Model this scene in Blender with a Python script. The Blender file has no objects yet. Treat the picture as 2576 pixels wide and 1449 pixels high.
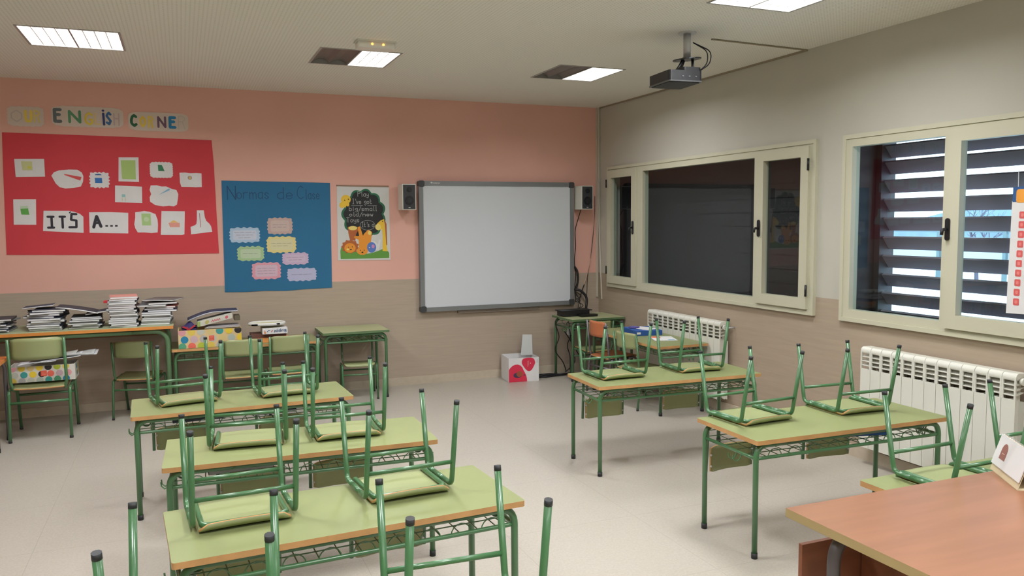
import bpy, math, random
from math import sin, cos, pi, radians, sqrt, atan2
from mathutils import Vector, Matrix

SC = bpy.context.scene
COL = SC.collection
R = random.Random(7)

# ------------------------------------------------------------------ camera, world, exposure
def camera():
    cd = bpy.data.cameras.new('camera'); cam = bpy.data.objects.new('camera', cd); COL.objects.link(cam)
    cd.sensor_fit = 'HORIZONTAL'; cd.sensor_width = 36.0; cd.lens = 2021.3 / 2576.0 * 36.0
    cd.clip_start = 0.05; cd.clip_end = 400
    y, p, r = radians(22.268), radians(-4.695), radians(-0.5)
    fwd = Vector((sin(y) * cos(p), cos(y) * cos(p), sin(p)))
    right = Vector((cos(y), -sin(y), 0)); up = right.cross(fwd)
    r2 = right * cos(r) + up * sin(r); u2 = -right * sin(r) + up * cos(r)
    M = Matrix((r2, u2, -fwd)).transposed().to_4x4()
    M.translation = Vector((0, 0, 1.73))
    cam.matrix_world = M
    SC.camera = cam
camera()
w = bpy.data.worlds.new('overcast'); SC.world = w; w.use_nodes = True
bg = w.node_tree.nodes['Background']
bg.inputs[0].default_value = (0.66, 0.84, 1.0, 1); bg.inputs[1].default_value = 3.6
SC.view_settings.view_transform = 'Standard'; SC.view_settings.look = 'None'
SC.view_settings.exposure = 0.2; SC.view_settings.gamma = 1.0
SC.view_settings.use_curve_mapping = False
SC.cycles.use_denoising = True
SC.cycles.max_bounces = 7; SC.cycles.diffuse_bounces = 4; SC.cycles.transparent_max_bounces = 10
SC.cycles.sample_clamp_indirect = 4.0
SC.cycles.caustics_reflective = False; SC.cycles.caustics_refractive = False

LAMP_W = 10.8          # watts of each lit half of a ceiling lamp
TUBE_E = 26.0
LAMP_COL = (0.93, 0.96, 1.0)

# room numbers (metres)
D, W, H = 8.301, 4.495, 3.029
LX, BY = -3.75, -3.2
ZW = 1.135

# ------------------------------------------------------------------ materials
def lin(c):
    return tuple((x / 12.92 if x <= 0.04045 else ((x + 0.055) / 1.055) ** 2.4) for x in [v / 255 for v in c])
MATS = {}
def mat(name, col, rough=0.5, metal=0.0, spec=0.5, emit=None, es=0.0, var=0.0, vs=8.0, stretch=None, bump=0.0, bs=60.0, coat=0.0):
    if name in MATS: return MATS[name]
    m = bpy.data.materials.new(name); m.use_nodes = True
    nt = m.node_tree; b = nt.nodes['Principled BSDF']
    c = lin(col)
    b.inputs['Base Color'].default_value = (*c, 1); b.inputs['Roughness'].default_value = rough
    b.inputs['Metallic'].default_value = metal; b.inputs['Specular IOR Level'].default_value = spec
    if coat: b.inputs['Coat Weight'].default_value = coat; b.inputs['Coat Roughness'].default_value = 0.15
    if emit:
        b.inputs['Emission Color'].default_value = (*emit, 1); b.inputs['Emission Strength'].default_value = es
    if var or bump:
        tc = nt.nodes.new('ShaderNodeTexCoord'); mp = nt.nodes.new('ShaderNodeMapping')
        nt.links.new(tc.outputs['Object'], mp.inputs[0])
        if stretch: mp.inputs['Scale'].default_value = stretch
    if var:
        n = nt.nodes.new('ShaderNodeTexNoise'); n.inputs['Scale'].default_value = vs; n.inputs['Detail'].default_value = 5
        nt.links.new(mp.outputs[0], n.inputs['Vector'])
        cr = nt.nodes.new('ShaderNodeValToRGB')
        cr.color_ramp.elements[0].position = 0.3; cr.color_ramp.elements[1].position = 0.7
        cr.color_ramp.elements[0].color = (*[max(0, x * (1 - var)) for x in c], 1)
        cr.color_ramp.elements[1].color = (*[min(1, x * (1 + var)) for x in c], 1)
        nt.links.new(n.outputs[0], cr.inputs[0]); nt.links.new(cr.outputs[0], b.inputs['Base Color'])
    if bump:
        n2 = nt.nodes.new('ShaderNodeTexNoise'); n2.inputs['Scale'].default_value = bs
        nt.links.new(mp.outputs[0], n2.inputs['Vector'])
        bp = nt.nodes.new('ShaderNodeBump'); bp.inputs['Strength'].default_value = bump; bp.inputs['Distance'].default_value = 0.002
        nt.links.new(n2.outputs[0], bp.inputs['Height']); nt.links.new(bp.outputs[0], b.inputs['Normal'])
    MATS[name] = m
    return m

def wall_mat(name, upper, lower, streak=True):
    m = bpy.data.materials.new(name); m.use_nodes = True; nt = m.node_tree; b = nt.nodes['Principled BSDF']
    tc = nt.nodes.new('ShaderNodeTexCoord'); sp = nt.nodes.new('ShaderNodeSeparateXYZ'); nt.links.new(tc.outputs['Object'], sp.inputs[0])
    gt = nt.nodes.new('ShaderNodeMath'); gt.operation = 'GREATER_THAN'; gt.inputs[1].default_value = ZW
    nt.links.new(sp.outputs[2], gt.inputs[0])
    # lower panel: brushed wallcovering with faint horizontal streaks
    mp = nt.nodes.new('ShaderNodeMapping'); mp.inputs['Scale'].default_value = (1.2, 1.2, 22); nt.links.new(tc.outputs['Object'], mp.inputs[0])
    n = nt.nodes.new('ShaderNodeTexNoise'); n.inputs['Scale'].default_value = 2.5; n.inputs['Detail'].default_value = 4; nt.links.new(mp.outputs[0], n.inputs[0])
    cr = nt.nodes.new('ShaderNodeValToRGB'); cl = lin(lower)
    cr.color_ramp.elements[0].position = .3; cr.color_ramp.elements[1].position = .7
    cr.color_ramp.elements[0].color = (*[x * .95 for x in cl], 1); cr.color_ramp.elements[1].color = (*[min(1, x * 1.04) for x in cl], 1)
    nt.links.new(n.outputs[0], cr.inputs[0])
    n3 = nt.nodes.new('ShaderNodeTexNoise'); n3.inputs['Scale'].default_value = 1.3; nt.links.new(tc.outputs['Object'], n3.inputs[0])
    cu = nt.nodes.new('ShaderNodeValToRGB'); u = lin(upper)
    cu.color_ramp.elements[0].position = .3; cu.color_ramp.elements[1].position = .7
    cu.color_ramp.elements[0].color = (*[x * .97 for x in u], 1); cu.color_ramp.elements[1].color = (*[min(1, x * 1.03) for x in u], 1)
    nt.links.new(n3.outputs[0], cu.inputs[0])
    mx = nt.nodes.new('ShaderNodeMix'); mx.data_type = 'RGBA'
    nt.links.new(gt.outputs[0], mx.inputs[0]); nt.links.new(cr.outputs[0], mx.inputs[6]); nt.links.new(cu.outputs[0], mx.inputs[7])
    nt.links.new(mx.outputs[2], b.inputs['Base Color'])
    b.inputs['Roughness'].default_value = 0.62; b.inputs['Specular IOR Level'].default_value = 0.35
    nb = nt.nodes.new('ShaderNodeTexNoise'); nb.inputs['Scale'].default_value = 140; nt.links.new(tc.outputs['Object'], nb.inputs[0])
    bp = nt.nodes.new('ShaderNodeBump'); bp.inputs['Strength'].default_value = .25; bp.inputs['Distance'].default_value = .001
    nt.links.new(nb.outputs[0], bp.inputs['Height']); nt.links.new(bp.outputs[0], b.inputs['Normal'])
    return m

def grid_mask(nt, tc, cell, width, ax=(0, 1)):
    """1 inside joint lines of a square grid"""
    sp = nt.nodes.new('ShaderNodeSeparateXYZ'); nt.links.new(tc.outputs['Object'], sp.inputs[0])
    outs = []
    for a in ax:
        mo = nt.nodes.new('ShaderNodeMath'); mo.operation = 'PINGPONG'; mo.inputs[1].default_value = cell / 2
        nt.links.new(sp.outputs[a], mo.inputs[0])
        lt = nt.nodes.new('ShaderNodeMath'); lt.operation = 'LESS_THAN'; lt.inputs[1].default_value = width / 2
        nt.links.new(mo.outputs[0], lt.inputs[0]); outs.append(lt)
    return outs

def floor_mat():
    m = bpy.data.materials.new('floor terrazzo'); m.use_nodes = True; nt = m.node_tree; b = nt.nodes['Principled BSDF']
    tc = nt.nodes.new('ShaderNodeTexCoord'); mo = nt.nodes.new('ShaderNodeMapping'); mo.inputs['Location'].default_value = (.13, .29, .37)
    mo.inputs['Rotation'].default_value = (.35, .22, 0); nt.links.new(tc.outputs['Object'], mo.inputs[0])
    n = nt.nodes.new('ShaderNodeTexNoise'); n.inputs['Scale'].default_value = 90; n.inputs['Detail'].default_value = 3; nt.links.new(mo.outputs[0], n.inputs[0])
    cr = nt.nodes.new('ShaderNodeValToRGB'); c = lin((179, 172, 161))
    cr.color_ramp.elements[0].position = .35; cr.color_ramp.elements[1].position = .65
    cr.color_ramp.elements[0].color = (*[x * .93 for x in c], 1); cr.color_ramp.elements[1].color = (*[x * 1.05 for x in c], 1)
    nt.links.new(n.outputs[0], cr.inputs[0])
    a, d = grid_mask(nt, tc, 0.8, 0.004)
    mx = nt.nodes.new('ShaderNodeMath'); mx.operation = 'MAXIMUM'; nt.links.new(a.outputs[0], mx.inputs[0]); nt.links.new(d.outputs[0], mx.inputs[1])
    sc = nt.nodes.new('ShaderNodeMath'); sc.operation = 'MULTIPLY'; sc.inputs[1].default_value = .35; nt.links.new(mx.outputs[0], sc.inputs[0])
    mc = nt.nodes.new('ShaderNodeMix'); mc.data_type = 'RGBA'; nt.links.new(sc.outputs[0], mc.inputs[0])
    nt.links.new(cr.outputs[0], mc.inputs[6]); mc.inputs[7].default_value = (*lin((128, 120, 112)), 1)
    nt.links.new(mc.outputs[2], b.inputs['Base Color'])
    n2 = nt.nodes.new('ShaderNodeTexNoise'); n2.inputs['Scale'].default_value = 3; nt.links.new(mo.outputs[0], n2.inputs[0])
    mr = nt.nodes.new('ShaderNodeMapRange'); mr.inputs[3].default_value = .29; mr.inputs[4].default_value = .33
    nt.links.new(n2.outputs[0], mr.inputs[0]); nt.links.new(mr.outputs[0], b.inputs['Roughness'])
    b.inputs['Specular IOR Level'].default_value = .45
    return m

def ceiling_mat():
    m = bpy.data.materials.new('perforated ceiling board'); m.use_nodes = True; nt = m.node_tree; b = nt.nodes['Principled BSDF']
    tc = nt.nodes.new('ShaderNodeTexCoord')
    a, d = grid_mask(nt, tc, 0.025, 0.009)
    mu = nt.nodes.new('ShaderNodeMath'); mu.operation = 'MULTIPLY'; nt.links.new(a.outputs[0], mu.inputs[0]); nt.links.new(d.outputs[0], mu.inputs[1])
    sc = nt.nodes.new('ShaderNodeMath'); sc.operation = 'MULTIPLY'; sc.inputs[1].default_value = .34; nt.links.new(mu.outputs[0], sc.inputs[0])
    mc = nt.nodes.new('ShaderNodeMix'); mc.data_type = 'RGBA'; nt.links.new(sc.outputs[0], mc.inputs[0])
    mc.inputs[6].default_value = (*lin((236, 232, 222)), 1); mc.inputs[7].default_value = (*lin((128, 125, 112)), 1)
    nt.links.new(mc.outputs[2], b.inputs['Base Color']); b.inputs['Roughness'].default_value = .8
    b.inputs['Specular IOR Level'].default_value = .2
    return m

def glass_mat():
    m = bpy.data.materials.new('window glass'); m.use_nodes = True; nt = m.node_tree
    for n in list(nt.nodes):
        if n.type == 'BSDF_PRINCIPLED': nt.nodes.remove(n)
    out = [n for n in nt.nodes if n.type == 'OUTPUT_MATERIAL'][0]
    tr = nt.nodes.new('ShaderNodeBsdfTransparent'); tr.inputs[0].default_value = (.9, .96, .97, 1)
    gl = nt.nodes.new('ShaderNodeBsdfGlossy'); gl.inputs['Roughness'].default_value = 0.01
    fr = nt.nodes.new('ShaderNodeFresnel'); fr.inputs[0].default_value = 1.6
    ge = nt.nodes.new('ShaderNodeNewGeometry'); sb = nt.nodes.new('ShaderNodeMath'); sb.operation = 'SUBTRACT'; sb.inputs[0].default_value = 1
    nt.links.new(ge.outputs['Backfacing'], sb.inputs[1])
    mu = nt.nodes.new('ShaderNodeMath'); mu.operation = 'MULTIPLY'; nt.links.new(fr.outputs[0], mu.inputs[0]); nt.links.new(sb.outputs[0], mu.inputs[1])
    mx = nt.nodes.new('ShaderNodeMixShader'); nt.links.new(mu.outputs[0], mx.inputs[0]); nt.links.new(tr.outputs[0], mx.inputs[1]); nt.links.new(gl.outputs[0], mx.inputs[2])
    nt.links.new(mx.outputs[0], out.inputs[0])
    return m

M_LAM = mat('pale green laminate', (138, 145, 98), .42, var=.05, vs=3)
M_EDGE = mat('beech edge', (190, 144, 92), .5, var=.1, vs=14)
M_SEAT = mat('seat green laminate', (150, 157, 110), .4, var=.04, vs=4)
M_SEDGE = mat('plywood edge', (194, 146, 92), .5)
M_GRN = mat('green enamel tube', (68, 112, 72), .28, spec=.6, coat=.3)
M_CAP = mat('black rubber cap', (38, 40, 42), .6)
M_GRNTOP = mat('dull green laminate', (172, 176, 134), .5, var=.05, vs=3)
M_GRNEDGE = mat('green edge', (90, 116, 78), .5)
M_LONG = mat('grey green laminate', (168, 176, 140), .5, var=.04)
M_LONGEDGE = mat('orange beech edge', (214, 140, 66), .5, var=.08, vs=14)
M_LONGTUBE = mat('grey green tube', (96, 128, 92), .35, metal=.2)
M_GREYTUBE = mat('grey metal tube', (112, 108, 112), .35, metal=.6)
M_TEAK = mat('orange cherry laminate', (148, 104, 80), .3, var=.1, vs=2.2, stretch=(1, 9, 9), spec=.55)
M_TEDGE = mat('pale maple edge', (168, 146, 100), .5)
M_DWOOD = mat('brown cherry panel', (130, 78, 52), .5, var=.12, vs=3, stretch=(1, 8, 8))
M_TTUBE = mat('dark grey tube', (98, 92, 92), .4, metal=.3)
M_ORSEAT = mat('orange plywood', (190, 112, 72), .45, var=.05)
M_WHITE = mat('white paint', (222, 221, 210), .35)
M_PAPER = mat('white paper', (228, 226, 226), .7, var=.03)
M_BLACK = mat('black plastic', (26, 26, 29), .4)
M_DGREY = mat('dark grey plastic', (62, 64, 66), .4)
M_FRAME = mat('cream window profile', (200, 197, 174), .42)
M_GLASS = glass_mat()
M_SLAT = mat('brown slat with glare haze', (134, 124, 132), .5)  # slat brown lightened to carry the haze of glare on the glass
M_LINING = mat('dark brown lining', (48, 40, 42), .5)
M_BASE = mat('cream skirting tile', (196, 183, 163), .45, var=.05, vs=20)
M_ALU = mat('aluminium', (150, 152, 156), .35, metal=.7)
M_BOARD = mat('white board surface', (216, 220, 226), .25)
M_BRACK = mat('steel pole', (206, 206, 208), .3, metal=.35)
def flat(rgb): return mat('col_%d_%d_%d' % rgb, rgb, .65)

# ------------------------------------------------------------------ mesh builder and object helpers
class MB:
    def __init__(s): s.v = []; s.f = []; s.m = []
    def add(s, verts, faces, mi=0):
        o = len(s.v); s.v += [tuple(map(float, p)) for p in verts]
        for i, f in enumerate(faces):
            s.f.append(tuple(o + k for k in f)); s.m.append(mi[i] if isinstance(mi, (list, tuple)) else mi)
        return s
    def box(s, a, b, mi=0, rot=0, c=None):
        x0, y0, z0 = a; x1, y1, z1 = b
        vs = [(x0, y0, z0), (x1, y0, z0), (x1, y1, z0), (x0, y1, z0), (x0, y0, z1), (x1, y0, z1), (x1, y1, z1), (x0, y1, z1)]
        if rot:
            cx, cy = c or ((x0 + x1) / 2, (y0 + y1) / 2)
            vs = [(cx + (x - cx) * cos(rot) - (y - cy) * sin(rot), cy + (x - cx) * sin(rot) + (y - cy) * cos(rot), z) for x, y, z in vs]
        return s.add(vs, [(0, 3, 2, 1), (4, 5, 6, 7), (0, 1, 5, 4), (1, 2, 6, 5), (2, 3, 7, 6), (3, 0, 4, 7)], mi)
    def tube(s, path, r, n=10, mi=0, caps=True, closed=False):
        P = [Vector(p) for p in path]; k = len(P)
        rs = r if isinstance(r, (list, tuple)) else [r] * k
        T = []
        for i in range(k):
            if closed: t = (P[(i + 1) % k] - P[i - 1])
            elif i == 0: t = P[1] - P[0]
            elif i == k - 1: t = P[-1] - P[-2]
            else: t = (P[i + 1] - P[i]).normalized() + (P[i] - P[i - 1]).normalized()
            T.append(t.normalized())
        ref = Vector((0, 0, 1)) if abs(T[0].z) < .9 else Vector((1, 0, 0))
        N = (ref - T[0] * ref.dot(T[0])).normalized(); vs = []
        for i in range(k):
            N = (N - T[i] * N.dot(T[i])).normalized(); B = T[i].cross(N)
            for j in range(n):
                a = 2 * pi * j / n; vs.append(P[i] + (N * cos(a) + B * sin(a)) * rs[i])
        fs = []
        for i in range(k if closed else k - 1):
            i2 = (i + 1) % k
            for j in range(n): fs.append((i * n + j, i * n + (j + 1) % n, i2 * n + (j + 1) % n, i2 * n + j))
        if caps and not closed: fs += [tuple(range(n))[::-1], tuple((k - 1) * n + j for j in range(n))]
        return s.add(vs, fs, mi)
    def prism(s, poly, z0, z1, mi=(0, 0, 1), fr=None):
        """poly extruded; fr maps (u, v, w) to space; mi = (top, bottom, side)"""
        fr = fr or (lambda u, v, w_: (u, v, w_)); n = len(poly)
        vs = [fr(u, v, z0) for u, v in poly] + [fr(u, v, z1) for u, v in poly]
        fs = [tuple(range(n))[::-1], tuple(n + i for i in range(n))] + [(i, (i + 1) % n, n + (i + 1) % n, n + i) for i in range(n)]
        return s.add(vs, fs, [mi[1], mi[0]] + [mi[2]] * n)
    def sheet(s, fn, nu, nv, th, mi=(0, 0, 1)):
        """fn(u,v) -> point, thickened along its normal"""
        e = 1e-3; A = []; Bm = []
        for j in range(nv + 1):
            for i in range(nu + 1):
                u, v = i / nu, j / nv; p = Vector(fn(u, v))
                du = Vector(fn(min(1, u + e), v)) - Vector(fn(max(0, u - e), v)); dv = Vector(fn(u, min(1, v + e))) - Vector(fn(u, max(0, v - e)))
                nn = du.cross(dv).normalized(); A.append(p + nn * th / 2); Bm.append(p - nn * th / 2)
        k = len(A); q = nu + 1; fs = []; ms = []
        for j in range(nv):
            for i in range(nu):
                a = j * q + i; fs.append((a, a + 1, a + q + 1, a + q)); ms.append(mi[0])
                fs.append((k + a, k + a + q, k + a + q + 1, k + a + 1)); ms.append(mi[1])
        for i in range(nu):
            fs.append((i, k + i, k + i + 1, i + 1)); ms.append(mi[2]); a = nv * q + i
            fs.append((a, a + 1, k + a + 1, k + a)); ms.append(mi[2])
        for j in range(nv):
            a = j * q; fs.append((a, a + q, k + a + q, k + a)); ms.append(mi[2]); a = j * q + nu
            fs.append((a, k + a, k + a + q, a + q)); ms.append(mi[2])
        return s.add(A + Bm, fs, ms)
    def ball(s, c, r, mi=0, n=12, sc=(1, 1, 1)):
        vs = [(c[0], c[1], c[2] + r * sc[2])]
        for i in range(1, n // 2):
            t = pi * i / (n // 2)
            for j in range(n): vs.append((c[0] + r * sc[0] * sin(t) * cos(2 * pi * j / n), c[1] + r * sc[1] * sin(t) * sin(2 * pi * j / n), c[2] + r * sc[2] * cos(t)))
        vs.append((c[0], c[1], c[2] - r * sc[2])); fs = [(0, 1 + j, 1 + (j + 1) % n) for j in range(n)]
        for i in range(n // 2 - 2):
            for j in range(n): a = 1 + i * n; fs.append((a + j, a + n + j, a + n + (j + 1) % n, a + (j + 1) % n))
        a = 1 + (n // 2 - 2) * n; fs += [(a + j, len(vs) - 1, a + (j + 1) % n) for j in range(n)]
        return s.add(vs, fs, mi)
    def build(s, name, mats, parent=None, smooth=False):
        me = bpy.data.meshes.new(name)
        off = WLOC.get(parent.name, Vector()) if parent else Vector()
        me.from_pydata([Vector(p) - off for p in s.v], [], s.f)
        if not isinstance(mats, (list, tuple)): mats = [mats]
        for m_ in mats: me.materials.append(m_)
        for p, k in zip(me.polygons, s.m):
            p.material_index = min(k, len(mats) - 1)
            if smooth: p.use_smooth = len(p.vertices) == 4 or smooth == 2
        me.update()
        o = bpy.data.objects.new(name, me); COL.objects.link(o)
        if parent: o.parent = parent; WLOC[o.name] = off
        else: WLOC[o.name] = Vector()
        return o
WLOC = {}
def empty(name, loc, label, cat, group=None):
    o = bpy.data.objects.new(name, None); COL.objects.link(o); o.location = loc; o.empty_display_size = .1
    WLOC[o.name] = Vector(loc); tag(o, label, cat, group); return o
def tag(o, label, cat, group=None):
    o['label'] = label; o['category'] = cat
    if group: o['group'] = group
    return o
def struct(o): o['kind'] = 'structure'; return o
def kids(o): return [c for c in bpy.data.objects if c.parent == o]
def fillet(pts, r, seg=5, closed=False):
    P = [Vector(p) for p in pts]; n = len(P); out = []
    for i in range(n):
        if not closed and i in (0, n - 1): out.append(P[i]); continue
        a, b, c = P[i - 1], P[i], P[(i + 1) % n]; d1 = (a - b); d2 = (c - b); l1, l2 = d1.length, d2.length
        d1.normalize(); d2.normalize(); rr = r[i] if isinstance(r, (list, tuple)) else r
        ang = d1.angle(d2)
        if rr <= 0 or ang > 3.1: out.append(b); continue
        t = min(rr / math.tan(ang / 2), l1 * .49, l2 * .49); s0 = b + d1 * t; s1 = b + d2 * t
        for k in range(seg + 1):
            u = k / seg; out.append(s0 * (1 - u) ** 2 + b * 2 * u * (1 - u) + s1 * u * u)
    return out
def rrect(x0, y0, x1, y1, r, seg=4):
    o = []
    for cx, cy, a0 in ((x1 - r, y0 + r, -90), (x1 - r, y1 - r, 0), (x0 + r, y1 - r, 90), (x0 + r, y0 + r, 180)):
        for k in range(seg + 1):
            a = radians(a0 + 90 * k / seg); o.append((cx + r * cos(a), cy + r * sin(a)))
    return o
def ell(cx, cy, rx, ry=None, n=20, a0=0):
    ry = ry or rx; return [(cx + rx * cos(2 * pi * k / n + a0), cy + ry * sin(2 * pi * k / n + a0)) for k in range(n)]
def wavy(x0, z0, x1, z1, amp=.006, n=30, seed=1, k=9):
    r_ = random.Random(seed); o = []; cx, cy = (x0 + x1) / 2, (z0 + z1) / 2; hx, hy = (x1 - x0) / 2, (z1 - z0) / 2
    N = 72
    for i in range(N):
        a = 2 * pi * i / N; c, s_ = cos(a), sin(a); p = 6
        rr = 1 / ((abs(c) ** p + abs(s_) ** p) ** (1 / p))
        wv = amp * sin(a * 4 * (k // 2) + seed)
        ln = sqrt((c * hx) ** 2 + (s_ * hy) ** 2)
        o.append((cx + c * rr * hx + wv * c, cy + s_ * rr * hy + wv * s_))
    return o

# stroke lettering: pairs of digits on a grid, baseline 2, x height 6, capitals to 9
GL = {'N': '02096269', 'o': '26050322434526', 'r': '0602 052646', 'm': '0602 05263532 35566562', 'a': '4626050322434 4642'.replace(' ', '') + ' 4642',
 's': '452605432203', 'd': '46260503224344 4942', 'e': '0444452605032243', 'C': '5839180604133253', 'l': '191222', 'P': '0209 093958573606',
 'y': '06042344 46412001', 'I': '1949 3932 1242', "'": '2927', 'v': '062246', 't': '19132243 0636', 'g': '46260504244 5 4641200 1'.replace(' ', ''),
 'b': '0902 052645432203', 'i': '1612 1817', '/': '0149', 'n': '0602 05264542', 'w': '0612253246', 'T': '0969 3932', 'O': '39070432646739',
 'U': '090412526469', 'R': '0209 093958573606 3652', 'E': '59090252 0646', 'G': '583918060413325355 35', 'L': '090252', 'S': '58391807544332 03'.replace(' ', ''),
 'H': '0902 6962 0666', 'A': '023962 1555', 'p': '0600 052645432203', 'k': '0902 4605 1542', 'u': '0603224346 4642', 'c': '4526050322 43'.replace(' ', ''), '.': '2221'}
GL['a'] = '46260503224344 4642'; GL['g'] = '46260504234344 46412001'; GL['G'] = '58391806041332535535'
GW = {'m': 8, 'N': 8, 'I': 6, 'T': 8, 'O': 8, 'U': 8, 'C': 8, 'P': 7, "'": 3, 'i': 4, 'l': 4, '/': 5, ' ': 5, 'E': 8, 'R': 8, 'G': 8, 'L': 8, 'S': 8, 'H': 8, 'A': 8, '.': 4}
_lay = [0]
def lay():
    _lay[0] = (_lay[0] + 1) % 24
    return _lay[0] * 2.5e-5
def ribbon(mb, pts, wd, fr, off, mi=0):
    off0 = off
    for p in pts: off = off0 + lay(); mb.add([fr(u, v, off) for u, v in ell(p[0], p[1], wd / 2, n=8)], [tuple(range(8))], mi)
    for a, b in zip(pts, pts[1:]):
        d = Vector((b[0] - a[0], b[1] - a[1])); L = d.length
        if L < 1e-6: continue
        n = Vector((-d.y, d.x)) / L * wd / 2; off = off0 + lay()
        mb.add([fr(a[0] + n.x, a[1] + n.y, off), fr(a[0] - n.x, a[1] - n.y, off), fr(b[0] - n.x, b[1] - n.y, off), fr(b[0] + n.x, b[1] + n.y, off)], [(0, 1, 2, 3)], mi)
def write(mb, text, u, v, h, wd, fr, off, mi=0, ws=1.0, slope=0.0):
    """h = capital height; v = baseline"""
    k = h / 7.0; x = u
    for ch in text:
        for st in GL.get(ch, '').split():
            pts = [(x + int(st[i]) * k * ws, v + (int(st[i + 1]) - 2) * k + slope * (x - u)) for i in range(0, len(st) - 1, 2)]
            ribbon(mb, pts, wd, fr, off, mi)
        x += GW.get(ch, 6) * k * ws
    return x
def glyph_in(mb, ch, x0, z0, x1, z1, wd, fr, off, mi=0):
    s_ = GL[ch]; mxv = max(int(c[i]) for c in s_.split() for i in range(0, len(c) - 1, 2)) or 1
    for st in s_.split():
        pts = [(x0 + wd / 2 + int(st[i]) / mxv * (x1 - x0 - wd), z0 + wd / 2 + (int(st[i + 1]) - 2) / 7 * (z1 - z0 - wd)) for i in range(0, len(st) - 1, 2)]
        ribbon(mb, pts, wd, fr, off, mi)
BACK = lambda u, v, w_: (u, D - w_, v)          # drawn on the back wall, w = distance off the wall
def chaikin(P, n=2):
    for _ in range(n):
        Q = []
        for i, a in enumerate(P):
            b = P[(i + 1) % len(P)]; Q += [(a[0] * .75 + b[0] * .25, a[1] * .75 + b[1] * .25), (a[0] * .25 + b[0] * .75, a[1] * .25 + b[1] * .75)]
        P = Q
    return P
def card(mb, poly, t0, t1, mi=0, fr=BACK):
    # counter-clockwise seen from the room
    mb.prism(poly, t0, t1 + lay(), (mi, mi, mi), fr)

# ------------------------------------------------------------------ room shell
M_WB = wall_mat('pink over beige wall', (228, 177, 162), (180, 164, 147))
M_WR = wall_mat('cream over beige wall', (193, 190, 178), (172, 155, 136))
M_CEIL = ceiling_mat(); M_FLOOR = floor_mat()
struct(MB().box((LX - .2, BY - .2, -.12), (W + .45, D + .2, 0)).build('floor', M_FLOOR))
struct(MB().box((LX - .2, D, -.12), (W + .45, D + .2, H + .2)).build('wall_back', M_WB))
struct(MB().box((LX - .2, BY, 0), (LX, D, H + .2)).build('wall_left', M_WR))
struct(MB().box((LX - .2, BY - .2, 0), (W + .45, BY, H + .2)).build('wall_rear', M_WR))
W1 = (4.83, 8.035, 1.01, 2.315); W2 = (1.33, 4.535, 1.005, 2.315)
mb = MB(); T = W + .13
ys = [BY, W2[0], W2[1], W1[0], W1[1], D]
mb.box((W, BY, 0), (T, D, 1.005)); mb.box((W, BY, 2.315), (T, D, H + .2))
mb.box((W, ys[0], 1.005), (T, ys[1], 2.315)); mb.box((W, ys[2], 1.005), (T, ys[3], 2.315)); mb.box((W, ys[4], 1.005), (T, ys[5], 2.315))
struct(mb.build('wall_right', M_WR))
# outer leaf with dark reveals
mb = MB(); T2 = W + .45
mb.box((T, BY, 0), (T2, D, .985)); mb.box((T, BY, 2.335), (T2, D, H + .2))
mb.box((T, ys[0], .985), (T2, ys[1] - .02, 2.335)); mb.box((T, ys[2] + .02, .985), (T2, ys[3] - .02, 2.335)); mb.box((T, ys[4] + .02, .985), (T2, ys[5], 2.335))
struct(mb.build('trim_1', M_LINING))
# ceiling with openings for the lamps
LAMPX = [-.643, 1.312, 3.272]; LAMPY = [6.44, 3.81, 1.17, -1.47]; HL = .306
xs = sorted([LX - .2, W + .45] + [x + s * HL for x in LAMPX for s in (-1, 1)]); ysx = sorted([BY - .2, D + .2] + [y + s * HL for y in LAMPY for s in (-1, 1)])
mb = MB()
for i in range(len(xs) - 1):
    for j in range(len(ysx) - 1):
        cx, cy = (xs[i] + xs[i + 1]) / 2, (ysx[j] + ysx[j + 1]) / 2
        if any(abs(cx - a) < HL for a in LAMPX) and any(abs(cy - b) < HL for b in LAMPY): continue
        mb.box((xs[i], ysx[j], H), (xs[i + 1], ysx[j + 1], H + .1))
struct(mb.build('ceiling', M_CEIL))
struct(MB().box((LX, D - .012, 0), (W, D, .085)).build('baseboard_back', M_BASE))
struct(MB().box((W - .012, BY, 0), (W, D - .012, .085)).build('baseboard_right', M_BASE))
struct(MB().box((LX, BY, 0), (LX + .012, D - .012, .085)).build('baseboard_left', M_BASE))

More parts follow.
